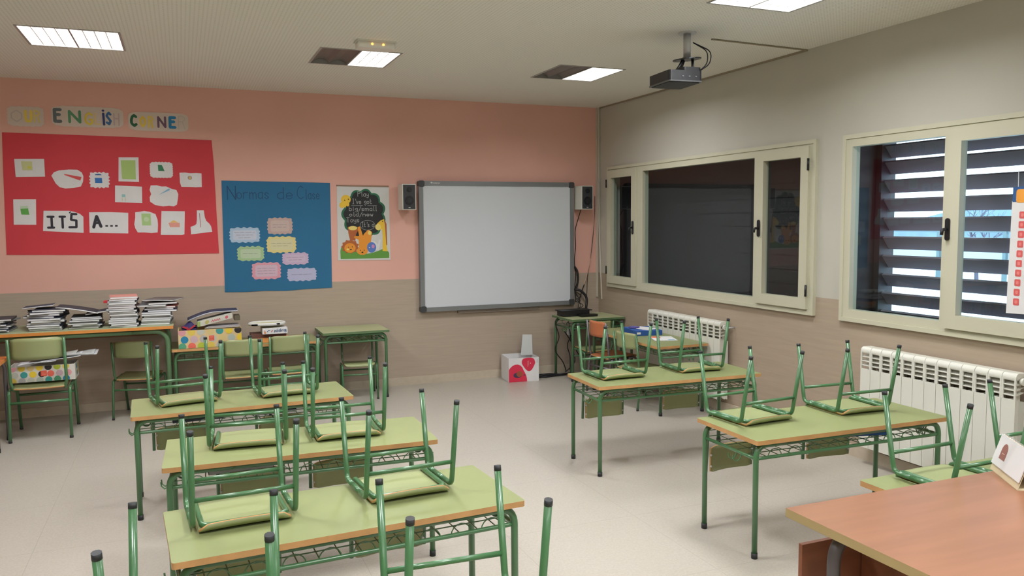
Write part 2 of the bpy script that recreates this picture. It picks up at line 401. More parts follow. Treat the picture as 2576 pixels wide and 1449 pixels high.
# ------------------------------------------------------------------ ceiling lamps
M_TUBE = mat('lit lamp panel', (255, 255, 255), .5, emit=(1, .99, .96), es=TUBE_E)
M_TRAY = mat('lamp reflector', (170, 168, 165), .35, metal=.3)
M_DARKHALF = mat('dark lamp half', (120, 112, 105), .4, metal=.4)  # view-dependent darkness of the louvred half, put into this colour
M_LOUV = mat('white lamp louvre', (235, 233, 230), .3)
LMESH = {}
def lamp(x, y, full, label, group=None, lit=True):
    t = empty('ceiling_light', (x, y, H), label, 'ceiling light', group)
    key = (full, lit)
    def put(name, fn, mats, smooth=False):
        k = (name, key)
        if k not in LMESH:
            b = MB(); fn(b); o = b.build(name, mats); COL.objects.unlink(o); LMESH[k] = o
        o = LMESH[k].copy(); COL.objects.link(o); o.parent = t
    h = .3
    def tray(b):
        z = .075
        b.box((-h, -h, z), (h, h, z + .004)); b.box((-h - .003, -h, -.001), (-h, h, z)); b.box((h, -h, -.001), (h + .003, h, z))
        b.box((-h, -h - .003, -.001), (h, -h, z)); b.box((-h, h, -.001), (h, h + .003, z))
        b.box((-.006, -h, -.001), (.006, h, z))
    put('housing', tray, [M_TRAY])
    def rim(b):
        for a_, b_ in (((-.312, -.312), (.312, -.296)), ((-.312, .296), (.312, .312)), ((-.312, -.296), (-.296, .296)), ((.296, -.296), (.312, .296))):
            b.box((*a_, -.004), (*b_, 0))
    put('rim', rim, [M_TRAY])
    def panel(x0, x1):
        return lambda b: b.box((x0, -.29, .045), (x1, .29, .07))
    def louv(x0, x1):
        def f(b):
            n = 4
            for i in range(1, n):
                xx = x0 + (x1 - x0) * i / n
                b.prism([(xx - .003, 0), (xx + .003, 0), (xx + .009, .036), (xx - .009, .036)], -.29, .29, (0, 0, 0), lambda u, v, w_: (u, w_, v))
            for j in range(1, 8):
                yy = -.29 + .58 * j / 8
                b.prism([(yy - .003, 0), (yy + .003, 0), (yy + .009, .036), (yy - .009, .036)], x0, x1, (0, 0, 0), lambda u, v, w_: (w_, u, v))
        return f
    if full:
        put('lit_panel', lambda b: (panel(-.29, -.012)(b), panel(.012, .29)(b)), [M_TUBE])
        put('louvre', lambda b: (louv(-.29, -.012)(b), louv(.012, .29)(b)), [M_LOUV])
    else:
        put('lit_panel', panel(.0, .29), [M_TUBE]); put('louvre', louv(.0, .29), [M_LOUV])
        def darkp(b):
            b.sheet(lambda u, v: (-.29 + .29 * u, -.29 + .58 * v, .006 + .03 * sin(pi * ((u * 2) % 1.0001))), 16, 1, .003)
        put('dark_half_sheet', darkp, [M_DARKHALF, M_DARKHALF])  # added dark sheet, stands in for the half that looks dark at an angle
    for sx in ((-.15, .15) if full else (.15,)):
        ld = bpy.data.lights.new('lamp_glow', 'AREA'); ld.shape = 'RECTANGLE'; ld.size = .26; ld.size_y = .56
        ld.energy = LAMP_W if full else LAMP_W * 1.4; ld.color = LAMP_COL; ld.spread = radians(160)
        lo = bpy.data.objects.new('lamp_glow', ld); COL.objects.link(lo); lo.location = (sx, 0, -.006); lo.parent = t
lamp(LAMPX[0], LAMPY[0], True, 'square ceiling light above the red poster, fully lit, leftmost in the photo')
lamp(LAMPX[1], LAMPY[0], False, 'square ceiling light with dark left half, beside the emergency light')
lamp(LAMPX[2], LAMPY[0], False, 'square ceiling light with dark left half, left of the projector')
lamp(LAMPX[2], LAMPY[1], True, 'square louvred ceiling light at the top edge, nearest the camera')
for x, y in [(x, y) for y in LAMPY[1:] for x in LAMPX if (x, y) != (LAMPX[2], LAMPY[1])]:
    lamp(x, y, True, 'square ceiling light in the part of the ceiling outside the photo', 'ceiling lights outside the photo')

# emergency light
t = empty('emergency_light', (1.33, 5.87, H), 'small white emergency light box with two orange indicator lamps on the ceiling', 'emergency light')
MB().box((1.20, 5.76, H - .012), (1.48, 5.89, H)).build('base', M_WHITE, t)
mb = MB(); mb.prism(rrect(1.205, 5.765, 1.475, 5.885, .02), H - .055, H - .012, (0, 0, 0)); mb.build('cover', mat('frosted cover', (242, 240, 232), .25), t, 1)
M_AMB = mat('amber lamp', (255, 170, 60), .4, emit=(1, .45, .08), es=3)
for xx in (1.305, 1.385):
    MB().ball((xx, 5.762, H - .03), .008, n=8).build('indicator', M_AMB, t)

# ------------------------------------------------------------------ windows
def ring(mb, y0, y1, z0, z1, wd, x0, x1, mi=0, chamf=.006):
    """rectangular profile frame in the wall plane"""
    mb.box((x0, y0, z0), (x1, y1, z0 + wd), mi); mb.box((x0, y0, z1 - wd), (x1, y1, z1), mi)
    mb.box((x0, y0, z0 + wd), (x1, y0 + wd, z1 - wd), mi); mb.box((x0, y1 - wd, z0 + wd), (x1, y1, z1 - wd), mi)
def pane(name, y0, y1, z0, z1, par, x=4.505):
    MB().box((x, y0, z0), (x + .006, y1, z1)).build('pane', M_GLASS, par)
def handle(y, z, par, side=1):
    mb = MB(); mb.prism(rrect(y - .016, z - .07, y + .016, z + .07, .015), 0, .012, (0, 0, 0), lambda u, v, w_: (W - .042 - w_, u, v))
    mb.tube(fillet([(W - .05, y, z), (W - .088, y + .004, z), (W - .092, y + .006, z - .035)], .015, 4), .010, 8)
    mb.build('handle', M_BLACK, par, 1)
def hinge(y, z, par):
    MB().tube([(W - .05, y, z - .045), (W - .05, y, z + .045)], .009, 8).build('hinge', M_BLACK, par, 1)
def win(name, y0, y1, z0, z1, muls):
    mb = MB(); ring(mb, y0, y1, z0, z1, .075, W - .022, W + .05)
    ring(mb, y0 - .012, y1 + .012, z0 - .012, z1 + .012, .03, W - .03, W - .0001)
    for a, b in muls: mb.box((W - .022, a, z0 + .075), (W + .05, b, z1 - .075))
    return struct(mb.build(name, M_FRAME))
w1 = win('window_1', 4.823, 8.043, 1.002, 2.324, [(7.30, 7.41), (5.465, 5.525)])
pane('p', 5.525, 7.30, 1.07, 2.255, w1)
for (a, b, hy, hg, sd) in ((7.412, 8.025, 7.455, 8.03, 1), (4.872, 5.470, 5.43, 4.868, -1)):
    mb = MB(); ring(mb, a, b, 1.035, 2.292, .083, W - .045, W + .01)
    s_ = mb.build('sash', M_FRAME, w1); MB().box((4.49, a + .08, 1.12), (4.496, b - .08, 2.21)).build('pane', M_GLASS, s_)
    handle(hy, 1.66, s_, 1); hinge(hg, 2.15, s_); hinge(hg, 1.18, s_)
w2 = win('window_2', 1.34, 4.533, .998, 2.322, [(3.60, 3.70), (2.60, 2.70)])
pane('p', 3.70, 4.45, 1.065, 2.252, w2); pane('p', 1.42, 2.60, 1.065, 2.252, w2)
mb = MB(); ring(mb, 2.66, 3.655, 1.035, 2.292, .088, W - .045, W + .01)
s_ = mb.build('sash', M_FRAME, w2); MB().box((4.49, 2.745, 1.12), (4.496, 3.57, 2.21)).build('pane', M_GLASS, s_)
handle(3.640, 1.66, s_, 1); hinge(2.655, 2.15, s_)
# closed shutter behind the first window
t = empty('closed_shutter', (4.86, 6.43, 1.0), 'closed dark brown louvre shutter behind the reflecting window', 'shutter')
mb = MB(); mb.box((4.86, 4.82, .99), (4.9, 8.05, 1.05)); mb.box((4.86, 4.82, 2.28), (4.9, 8.05, 2.33)); mb.build('frame', M_LINING, t)
for k in range(10):
    z = 1.11 + .125 * k
    mb = MB(); mb.box((4.87, 4.83, z - .066), (4.885, 8.04, z + .064)); mb.build('slat', M_LINING, t)
# open louvres outside the second window
t = empty('louvre_shutter', (4.86, 2.95, 1.0), 'open brown horizontal louvre slats outside the bright window', 'shutter')
mb = MB(); mb.box((4.80, 4.50, .99), (4.94, 4.549, 2.33)); mb.box((4.80, 1.32, .99), (4.94, 1.37, 2.33)); mb.box((4.8, 1.32, 2.305), (4.94, 4.55, 2.335)); mb.build('frame', M_LINING, t)
for k in range(10):
    zc = 2.245 - .1385 * k - (.02 if k == 0 else 0)
    if k == 9: zc += .005
    mb = MB(); a = radians(52); hw = .055; th = .009
    ux, uz = cos(a), -sin(a); nx, nz = sin(a), cos(a)
    poly = [(4.87 - ux * hw - nx * th, zc - uz * hw - nz * th), (4.87 + ux * hw - nx * th, zc + uz * hw - nz * th), (4.87 + ux * hw + nx * th, zc + uz * hw + nz * th), (4.87 - ux * hw + nx * th, zc - uz * hw + nz * th)]
    mb.prism(poly, 1.36, 4.505, (0, 0, 0), lambda u, v, w_: (u, w_, v)); mb.build('slat', M_SLAT, t)

# alphabet sheet hanging on the opening sash
t = empty('hanging_chart', (4.44, 3.0, 1.18), 'white hanging chart with blue header and red squares on the bright window', 'chart')
FW = lambda u, v, w_: (4.44 - w_, u, v)
mb = MB(); mb.prism([(2.78, 1.19), (3.225, 1.175), (3.215, 1.825), (2.78, 1.84)], 0, .002, (0, 0, 0), FW); mb.build('sheet', M_PAPER, t)
mb = MB(); mb.prism([(2.78, 1.835), (3.212, 1.82), (3.212, 1.905), (2.78, 1.92)], 0, .003, (0, 0, 0), FW)
mb.prism(rrect(3.135, 1.815, 3.19, 1.892, .015), .003, .004, (1, 1, 1), FW); mb.build('header', [flat((40, 84, 140)), flat((238, 160, 60))], t)
mb = MB()
for k in range(10):
    z = 1.745 - .0555 * k; y = 3.150 + .0018 * k; rr_ = rrect(y - .018, z - .02, y + .018, z + .02, .007)
    mb.prism(rr_, .002, .003, (0, 0, 0), FW); mb.prism(rrect(y - .008, z - .01, y + .008, z + .01, .006), .003, .0035, (1, 1, 1), FW)
mb.build('square_symbols', [flat((212, 92, 92)), flat((228, 130, 126))], t)
MB().tube([(4.45, 3.19, 1.90), (4.455, 3.195, 2.0)], .002, 5).build('string', M_PAPER, t)

# ------------------------------------------------------------------ outdoors
struct(MB().box((T2, -60, -.5), (120, 120, -.35)).build('ground', mat('snow', (222, 230, 240), .8, var=.05, vs=.4)))
t = empty('boundary_fence', (22, 14, -.35), 'pale distant fence with thin posts seen through the louvres', 'fence')
mb = MB(); mb.box((22, 5, .2), (22.05, 40, 1.15)); mb.build('panel', mat('pale fence', (176, 188, 192), .6), t)
for k in range(16):
    MB().box((21.9, 5 + 2.2 * k, -.35), (22, 5.1 + 2.2 * k, 1.45)).build('post', mat('grey green post', (104, 124, 126), .6), t)
MB().box((21.93, 5, 1.3), (21.99, 40, 1.44)).build('rail', MATS['grey green post'], t)
o = MB()
hp = [(60, -10 + 5 * i, 1.6 + .8 * sin(i * 1.3) + .5 * sin(i * .7)) for i in range(26)]
vs = []; fs = []
for i, p in enumerate(hp): vs += [(60, p[1], -.4), (60, p[1], p[2]), (75, p[1], p[2] * .6), (75, p[1], -.4)]
for i in range(len(hp) - 1):
    a = 4 * i
    for q in range(4): fs.append((a + q, a + (q + 1) % 4, a + 4 + (q + 1) % 4, a + 4 + q))
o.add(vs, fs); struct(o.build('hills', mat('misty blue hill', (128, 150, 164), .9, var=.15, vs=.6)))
M_BARK = mat('bare bark', (96, 92, 104), .8)
def tree(x, y, h, seed, label):
    r_ = random.Random(seed); t = empty('bare_tree', (x, y, -.36), label, 'tree', 'bare trees outside'); mb = MB(); tw = MB()
    def br(p, d, L, r0, lev):
        q = p + d * L; mid = p + d * L * .5 + Vector((r_.uniform(-1, 1), r_.uniform(-1, 1), r_.uniform(-.3, .6))) * L * .08
        (mb if lev < 2 else tw).tube([p, mid, q], [r0, r0 * .85, r0 * .65], 5 if lev < 2 else 3)
        if lev >= 5: return
        for k in range(3 if lev < 4 else 2):
            nd = (d + Vector((r_.uniform(-1, 1), r_.uniform(-1, 1), r_.uniform(-.35, .7))) * .75).normalized()
            br(p + (q - p) * r_.uniform(.55, 1), nd, L * r_.uniform(.6, .8), r0 * .55, lev + 1)
    br(Vector((x, y, -.36)), Vector((0, 0, 1)), h * .33, .07, 0)
    mb.build('trunk', M_BARK, t); tw.build('twigs', M_BARK, t)
tree(9.5, 5.3, 5.2, 3, 'nearest bare leafless tree seen through the louvres of the opening sash')
tree(24.0, 18.5, 3.2, 5, 'farthest bare leafless tree, seen through the left pane of the bright window')
tree(12.5, 3.2, 5.5, 11, 'bare leafless tree beyond the hanging chart at the right photo edge')

# ------------------------------------------------------------------ chair
SL = .066
def build_chair(name, sc=1.0, tube=M_GRN, lam=M_SEAT, edge=M_SEDGE):
    """upright, origin on the floor in the middle, front towards -y"""
    t = empty(name, (0, 0, 0), 'green school chair', 'chair'); S = lambda *p: tuple(c * sc for c in p)
    zr = lambda y: .354 - SL * y
    rl, ri = .011 * sc, .010 * sc
    def seat(u, v):
        y = -.160 + .343 * v; n = abs(2 * u - 1)
        hw = .163 - .03 * max(0, 1 - v / .10) ** 2 - .02 * max(0, (v - .86) / .14) ** 2
        x = (2 * u - 1) * hw; z = .3702 - SL * y - .004 * (1 - n ** 2)
        if v < .12: q = (.12 - v) / .12; z -= .030 * q ** 1.7; y += .012 * q ** 3
        return S(x, y, z)
    MB().sheet(seat, 12, 24, .010 * sc, (0, 0, 1)).build('seat', [lam, edge], t, 1)
    def back(u, v):
        x = (2 * u - 1) * .152; cut = .010 * (abs(2 * u - 1) ** 8)
        z = .557 + cut + (.148 - 2 * cut) * v
        return S(x, .183 + .038 * (1 - (2 * u - 1) ** 2) + .05 * (z - .55), z)
    MB().sheet(back, 12, 6, .009 * sc, (0, 0, 1)).build('backrest', [lam, edge], t, 1)
    for s in (-1, 1):
        X = .182 * s
        fp = fillet([(X, -.205, .002), (X, -.112, zr(-.112)), (X, -.03, zr(-.03))], .035, 6)
        rp = fillet([(X, .205, .002), (X, .165, zr(.165)), (X, .08, zr(.08))], .035, 6)
        for p in (fp, rp):
            p = [S(*q) for q in p]
            lg = MB().tube(p, rl, 10).build('leg', tube, t, 1)
            d = (Vector(p[1]) - Vector(p[0])).normalized()
            MB().tube([Vector(p[0]) - d * .001, Vector(p[0]) + d * .015 * sc], rl * 1.06, 10).build('rubber_foot', M_CAP, lg, 1)
        MB().tube([S(X, -.03, zr(-.03)), S(X, .08, zr(.08))], rl, 10).build('side_rail', tube, t, 1)
    for y0, yy, z in ((-.205, -.112, .262), (.205, .165, .262)):
        k = z / zr(yy); y = y0 + (yy - y0) * k
        MB().tube([S(-.18, y, z), S(.18, y, z)], .009 * sc, 8).build('stretcher', tube, t, 1)
    pts = [(-.166, .212, .700), (-.166, .176, .40), (-.152, .160, zr(.16)), (-.150, -.118, zr(-.118)), (.150, -.118, zr(-.118)), (.152, .160, zr(.16)), (.166, .176, .40), (.166, .212, .700)]
    pp = [S(*q) for q in fillet(pts, [0, .02, .03, .03, .03, .03, .02, 0], 6)]
    MB().tube(pp, ri, 10).build('back_frame', tube, t, 1)
    for s in (-1, 1):
        for z in (.60, .665): MB().ball(S(.152 * s, .176 + .05 * (z - .55), z), .006 * sc, n=8).build('screw', M_BRACK, t)
    return t
def copy_tree(o, parent=None):
    c = o.copy(); COL.objects.link(c); c.parent = parent
    for ch in KIDS(o): copy_tree(ch, c)
    return c
_kid = {}
def KIDS(o):
    if o.name not in _kid: _kid[o.name] = list(o.children)
    return _kid[o.name]
PROTO = build_chair('school_chair'); used = [False]
def new_chair(label, group=None):
    c = PROTO if not used[0] else copy_tree(PROTO); used[0] = True
    c['label'] = label
    if group: c['group'] = group
    return c
def upturned(x, y, a, label):
    c = new_chair(label, 'chairs upturned on desks')
    tilt = math.atan(SL)
    Rm = Matrix.Rotation(a, 4, 'Z') @ Matrix.Rotation(-tilt, 4, 'X') @ Matrix.Rotation(pi, 4, 'Y')
    off = Vector((0, -.0247, 0)); off.rotate(Matrix.Rotation(a, 3, 'Z'))
    # seat top centre (0,0,.375) lands on the desk top
    piv = Rm @ Vector((0, 0, .3765))
    c.matrix_world = Matrix.Translation(Vector((x, y, .6265)) + off - Vector(piv[:3])) @ Rm
def standing(x, y, rz, label, sc=None, c=None, group=None):
    c = c or new_chair(label, group); c['label'] = label
    c.location = (x, y, 0); c.rotation_euler = (0, 0, rz)
    if sc: c.scale = (sc, sc, sc)
    return c
bpy.context.view_layer.update()
UP = [
 ('L1l', .167, 3.18, .07, 'left upturned green chair on the desk nearest the camera at bottom left'),
 ('L1r', .803, 3.231, .077, 'right upturned green chair on the desk nearest the camera at bottom left'),
 ('L2l', .278, 4.26, -.09, 'left upturned green chair on the middle desk of the left row'),
 ('L2r', .762, 4.229, -.021, 'right upturned green chair on the middle desk of the left row'),
 ('L3l', -.022, 5.421, .195, 'left upturned green chair, askew, on the farthest desk of the left row'),
 ('L3r', .592, 5.423, .066, 'right upturned green chair on the farthest desk of the left row'),
 ('R1l', 2.91, 3.605, .065, 'left upturned green chair on the desk before the large radiator'),
 ('R1r', 3.572, 3.56, -.053, 'right upturned green chair on the desk before the large radiator'),
 ('R2l', 2.834, 5.005, 0, 'left upturned green chair on the far right desk, behind it the orange chair'),
 ('R2r', 3.49, 4.998, -.064, 'right upturned green chair on the far right desk, before the small radiator'),
 ('R0l', 2.966, 2.356, .004, 'upturned green chair just behind the orange teacher desk, left one'),
 ('R0r', 3.60, 2.345, .0, 'upturned green chair at the right photo edge behind the desk calendar'),
 ('L0l', .005, 2.112, -.123, 'upturned chair at the bottom left edge, only its leg tips in view'),
 ('L0r', .677, 2.052, -.041, 'upturned chair at the bottom edge centre, legs and stretcher in view'),
]
for _, x, y, a, lb in UP: upturned(x, y, a, lb)

# ------------------------------------------------------------------ desks
def build_desk(name, L, DP, HT, top=M_LAM, edge=M_EDGE, tube=M_GRN, r=.0145, shelf=True, th=.023, inset=.028, bend=.07, both=True):
    t = empty(name, (0, 0, 0), 'desk', 'desk')
    MB().prism(rrect(0, 0, L, DP, .012), HT - th, HT, (0, 1, 1)).build('tabletop', [top, edge], t)
    zt = HT - th - r
    for yy in (.045, DP - .045):
        for X, s in ((inset, 1), (L - inset, -1)):
            p = fillet([(X, yy, .002), (X + .0 * s, yy, zt), (X + .28 * s, yy, zt)], bend, 8)
            lg = MB().tube(p, r, 12).build('leg', tube, t, 1)
            MB().tube([(X, yy, 0), (X, yy, .03)], r * 1.12, 12).build('foot_cap', M_CAP, lg, 1)
        MB().tube([(inset + .28, yy, zt), (L - inset - .28, yy, zt)], r, 10).build('top_rail', tube, t, 1)
    if not shelf: return t
    zs = HT - .105; y0, y1 = .045, DP - .045; x0, x1 = inset, L - inset
    rs = .0095
    MB().tube(fillet([(x0, y1, zs), (x0, y0, zs), (x1, y0, zs), (x1, y1, zs)], [0, .035, .035, 0], 6), rs, 8).build('shelf_frame', tube, t, 1)
    mb = MB(); n = int(round((x1 - x0) / .078)); wr = .0026
    for k in range(1, n):
        xx = x0 + (x1 - x0) * k / n
        mb.tube([(xx, y0, zs), (xx, y1 - .02, zs + .012), (xx, y1 - .02, zs + .07)], wr, 5)
    for k in range(1, 6):
        yy = y0 + (y1 - .02 - y0) * k / 5; mb.tube([(x0, yy, zs + .012 * k / 5), (x1, yy, zs + .012 * k / 5)], wr, 5)
    mb.tube([(x0, y1 - .02, zs + .045), (x1, y1 - .02, zs + .045)], wr, 5)
    k = 0; xx = x0 + .075
    while xx < x1 - .08:
        mb.tube([(xx + .042 - .042 * cos(pi * i / 8), y0, zs + .042 * sin(pi * i / 8)) for i in range(9)], wr, 5); xx += .128
    mb.build('wire_shelf', tube, t)
    for X, s in ((x0, -1), (x1, 1)):
        mb = MB()
        for dy in (.16, .20):
            mb.tube([(X, dy, zs), (X + s * .012, dy, zs - .03), (X + s * .028, dy + .006, zs - .04), (X + s * .042, dy + .012, zs - .028), (X + s * .044, dy + .014, zs - .008)], .0035, 6)
        mb.build('bag_hook', tube, t)
        mb = MB()
        for q in (.0, .012):
            mb.tube([(X - s * .055 + .022 * cos(2 * pi * i / 14), y0 + .05 + q, zs + .045 + .022 * sin(2 * pi * i / 14)) for i in range(14)], .0032, 6, closed=True)
        mb.tube([(X - s * .077, y0 + .056, zs + .045), (X - s * .033, y0 + .056, zs + .045)], .003, 5)
        mb.build('wire_coil', tube, t)
    return t
DESK = build_desk('double_desk', 1.3, .532, .625)
def place(c, x, y, a, label, cat='desk', group=None):
    c.location = (x, y, 0); c.rotation_euler = (0, 0, a); c['label'] = label; c['category'] = cat
    if group: c['group'] = group
    return c
G = 'green double desks'
DK = [(-.073, 2.781, 3.82, 'green double desk nearest the camera at bottom left, two chairs upturned on it'),
 (-.127, 3.915, -1.73, 'middle green double desk of the left row, two chairs upturned on it'),
 (-.315, 5.053, 2.19, 'farthest green double desk of the left row, below the blue poster'),
 (2.623, 3.185, -1.29, 'green double desk standing in front of the large radiator'),
 (2.54, 4.682, -2.53, 'green double desk at right, in front of the small radiator and corner desks'),
 (2.62, 1.997, 0, 'green double desk mostly hidden behind the orange teacher desk'),
 (-.33, 1.66, 0, 'green double desk just below the bottom edge of the photo'),
 (-.125, 7.68, 0, 'low green double desk against the back wall carrying boxes and games')]
for i, (x, y, a, lb) in enumerate(DK):
    place(DESK if i == 0 else copy_tree(DESK), x, y, radians(a), lb, group=G)
place(copy_tree(DESK), 4.36, 5.975, radians(90), 'green double desk set lengthwise along the small radiator, with a blue box on it', group=G)
S1 = build_desk('single_desk', .65, .52, .68, M_GRNTOP, M_GRNEDGE)
place(S1, 1.215, 7.755, 0, 'single green desk against the back wall, left of the whiteboard', group='single green desks')
place(copy_tree(S1), 3.83, 7.66, 0, 'single green desk in the right corner under the black console and cables', group='single green desks')
LT = build_desk('long_table', 1.9, .64, .845, M_LONG, M_LONGEDGE, M_LONGTUBE, r=.021, shelf=False, th=.026, inset=.05, bend=.12)
MB().box((.04, .58, .70), (1.86, .60, .818)).build('apron', M_DWOOD, LT)
place(LT, -2.0, 7.64, 0, 'long high table against the back wall stacked with exercise books', 'table')
OT = build_desk('orange_desk', .7, .5, .68, mat('orange top', (200, 118, 66), .45, var=.06), M_LONGEDGE, M_GREYTUBE, r=.015, shelf=False)
place(OT, -2.035, 7.03, 0, 'orange topped desk with grey legs cut by the left photo edge')

# ------------------------------------------------------------------ upright chairs
BIG = build_chair('school_chair', 1.19)
standing(-1.115, 7.60, pi, 'large green chair at the long table with a spotted box on its seat', c=BIG, group='upright green chairs')
standing(-.40, 8.02, pi - .25, 'green chair tucked under the right end of the long table', group='upright green chairs')
standing(.462, 7.72, pi, 'green chair before the low desk with games, left of two', group='upright green chairs')
standing(.868, 7.70, pi, 'green chair before the low desk with games, right of two', sc=1.02, group='upright green chairs')
standing(1.59, 7.95, -.12, 'green chair tucked under the single desk left of the whiteboard', sc=.92, group='upright green chairs')
standing(3.965, 6.46, radians(98), 'green chair pushed under the radiator desk, its backrest toward the camera', group='upright green chairs')
standing(4.12, 7.76, pi, 'green chair tucked under the corner desk behind the orange chair', sc=.94, group='upright green chairs')
ORC = build_chair('orange_chair', 1.0, M_GREYTUBE, M_ORSEAT, M_SEDGE)
standing(4.01, 7.06, radians(94), 'orange plywood chair with grey tubes beside the corner desk', sc=1.05, c=ORC)

# ------------------------------------------------------------------ teacher's desk
t = empty('teacher_desk', (1.89, 1.35, 0), 'large orange wood teacher desk at the bottom right', 'desk')
TX0, TX1, TY0, TY1, TZ = 1.888, 3.55, 1.36, 2.14, .74
MB().prism([(TX0, TY0), (TX1, TY0), (TX1, TY1), (TX0, TY1)], TZ - .03, TZ, (0, 1, 1)).build('tabletop', [M_TEAK, M_TEDGE], t)
for yy in (TY0 + .1, TY1 - .168):
    for X, s in ((TX0 + .055, 1), (TX1 - .055, -1)):
        lg = MB().tube(fillet([(X, yy, .002), (X, yy, TZ - .053), (X + .2 * s, yy, TZ - .053)], .09, 8), .022, 12).build('leg', M_TTUBE, t, 1)
        MB().tube([(X, yy, 0), (X, yy, .03)], .025, 12).build('foot_cap', M_CAP, lg, 1)
MB().box((TX0 + .035, TY1 - .045, .20), (TX0 + .69, TY1 - .028, TZ - .12)).build('modesty_panel', M_DWOOD, t)
mb = MB(); mb.box((TX0 + .3, TY0 + .12, .42), (TX0 + .318, TY1 - .05, TZ - .03)); mb.box((TX0 + .3, TY0 + .12, .42), (TX0 + .69, TY1 - .05, .436)); mb.box((TX0 + .672, TY0 + .12, .42), (TX0 + .69, TY1 - .05, TZ - .03))
mb.build('under_shelf', M_DWOOD, t)
# desk calendar
t = empty('desk_calendar', (2.88, 2.05, TZ), 'white tent desk calendar with a brown arched logo on the teacher desk', 'calendar')
A, B = Vector((2.775, 1.945, TZ)), Vector((2.925, 2.165, TZ)); dd = (B - A); nrm = Vector((dd.y, -dd.x, 0)).normalized()
top = nrm * .045 + Vector((0, 0, .142)); nb = nrm * .09
mb = MB(); mb.add([A, B, B + nb, A + nb, A + Vector((0, 0, .003)), B + Vector((0, 0, .003)), B + nb + Vector((0, 0, .003)), A + nb + Vector((0, 0, .003))], [(0, 3, 2, 1), (4, 5, 6, 7), (0, 1, 5, 4), (1, 2, 6, 5), (2, 3, 7, 6), (3, 0, 4, 7)])
def slab(mb, p, q, r_, s_, th, mi=0):
    n = (q - p).cross(s_ - p).normalized() * th
    mb.add([p, q, r_, s_, p + n, q + n, r_ + n, s_ + n], [(0, 3, 2, 1), (4, 5, 6, 7), (0, 1, 5, 4), (1, 2, 6, 5), (2, 3, 7, 6), (3, 0, 4, 7)], mi)
e_ = dd.normalized()
slab(mb, A, B, B + top, A + top, .002); slab(mb, A + nb, B + nb, B + top, A + top, .002); mb.build('stand', mat('cream card', (214, 198, 164), .6), t)
up = top.normalized(); n0 = dd.cross(top).normalized()
n0 = n0 if n0.dot(nrm) < 0 else -n0
FC = lambda u, v, w_: tuple(A + e_ * u + up * v + n0 * (w_ + .003))
Ld = dd.length
mb = MB(); mb.prism([(.0, .028), (Ld, .028), (Ld, .149), (0, .149)], 0, .003, (0, 0, 0), FC); mb.build('pages', M_PAPER, t)
mb = MB(); c0 = Ld - .075; mb.prism([(c0 - .026, .060), (c0 + .026, .060)] + [(c0 + .026 * cos(radians(q)), .094 + .03 * sin(radians(q))) for q in range(0, 181, 20)], .0031, .0036, (0, 0, 0), FC)
ribbon(mb, [(c0 - .012, .084), (c0 + .012, .084)], .003, FC, .004, 1); mb.build('logo', [flat((150, 100, 90)), flat((205, 180, 172))], t)
mb = MB()
for k in range(14):
    p = A + top + e_ * (Ld * (k + .5) / 14); mb.tube([p + n0 * .006 * cos(a_) * 1 + Vector((0, 0, .006 * sin(a_))) for a_ in [2 * pi * q / 8 for q in range(8)]], .0012, 4, closed=True)
mb.build('spiral_binding', M_BRACK, t)

# ------------------------------------------------------------------ radiators
def radiator(y_far, y_near, z0, z1, label):
    N = 13; wd = (y_far - y_near) / N; xf, xb = 4.375, 4.465
    t = empty('radiator', (4.42, (y_far + y_near) / 2, z0), label, 'radiator')
    first = None
    zg = z1 - .155
    for k in range(N):
        yc = y_far - wd * (k + .5)
        if first is None:
            mb = MB()
            e = wd / 2 - .0015
            mb.box((xf, yc - e, z0 + .02), (xf + .012, yc + e, zg))                       # front plate
            mb.box((xf + .012, yc - .008, z0 + .03), (xb, yc + .008, zg)); mb.box((xf + .055, yc - .008, zg), (xb, yc + .008, z1 - .03))           # web
            mb.box((xb - .012, yc - e, z0 + .02), (xb, yc + e, zg - .02))
            for q in range(4):
                z = zg + .024 + q * .030
                mb.add([(xf + .004, yc - e, z - .004), (xf + .004, yc + e, z - .004), (xb - .02, yc + e, z + .012), (xb - .02, yc - e, z + .012),
                        (xf + .001, yc - e, z), (xf + .001, yc + e, z), (xb - .02, yc + e, z + .016), (xb - .02, yc - e, z + .016)],
                       [(0, 3, 2, 1), (4, 5, 6, 7), (0, 1, 5, 4), (1, 2, 6, 5), (2, 3, 7, 6), (3, 0, 4, 7)])
            for yy in (yc - e + .004, yc + e - .004): mb.box((xf, yy - .004, zg - .001), (xf + .010, yy + .006, z1 - .03))
            # rounded head
            pts = [(xf + .026 - .026 * cos(radians(a)), z1 - .032 + .030 * sin(radians(a))) for a in range(-20, 91, 15)] + [(xb, z1 - .004), (xb, z1 - .035)]
            mb.prism(pts, yc - e, yc + e, (0, 0, 0), lambda u, v, w_: (u, w_, v))
            first = mb.build('section', M_WHITE, t)
        else:
            o = first.copy(); COL.objects.link(o); o.parent = t; o.location = (0, -wd * k, 0)
    for z in (z1 - .05, z0 + .05):
        MB().tube([(4.42, y_near + .0, z), (4.42, y_near - .02, z)], .022, 12).build('end_plug', M_WHITE, t, 1)
    MB().tube([(4.42, y_near - .02, z1 - .05), (4.42, y_near - .05, z1 - .05), (4.49, y_near - .05, z1 - .05)], .008, 8).build('valve_pipe', M_BRACK, t, 1)
    return t
radiator(7.034, 5.835, .11, .832, 'small white sectional radiator below the dark reflecting window')
radiator(4.238, 3.10, .11, .842, 'large white sectional radiator below the bright louvred window')

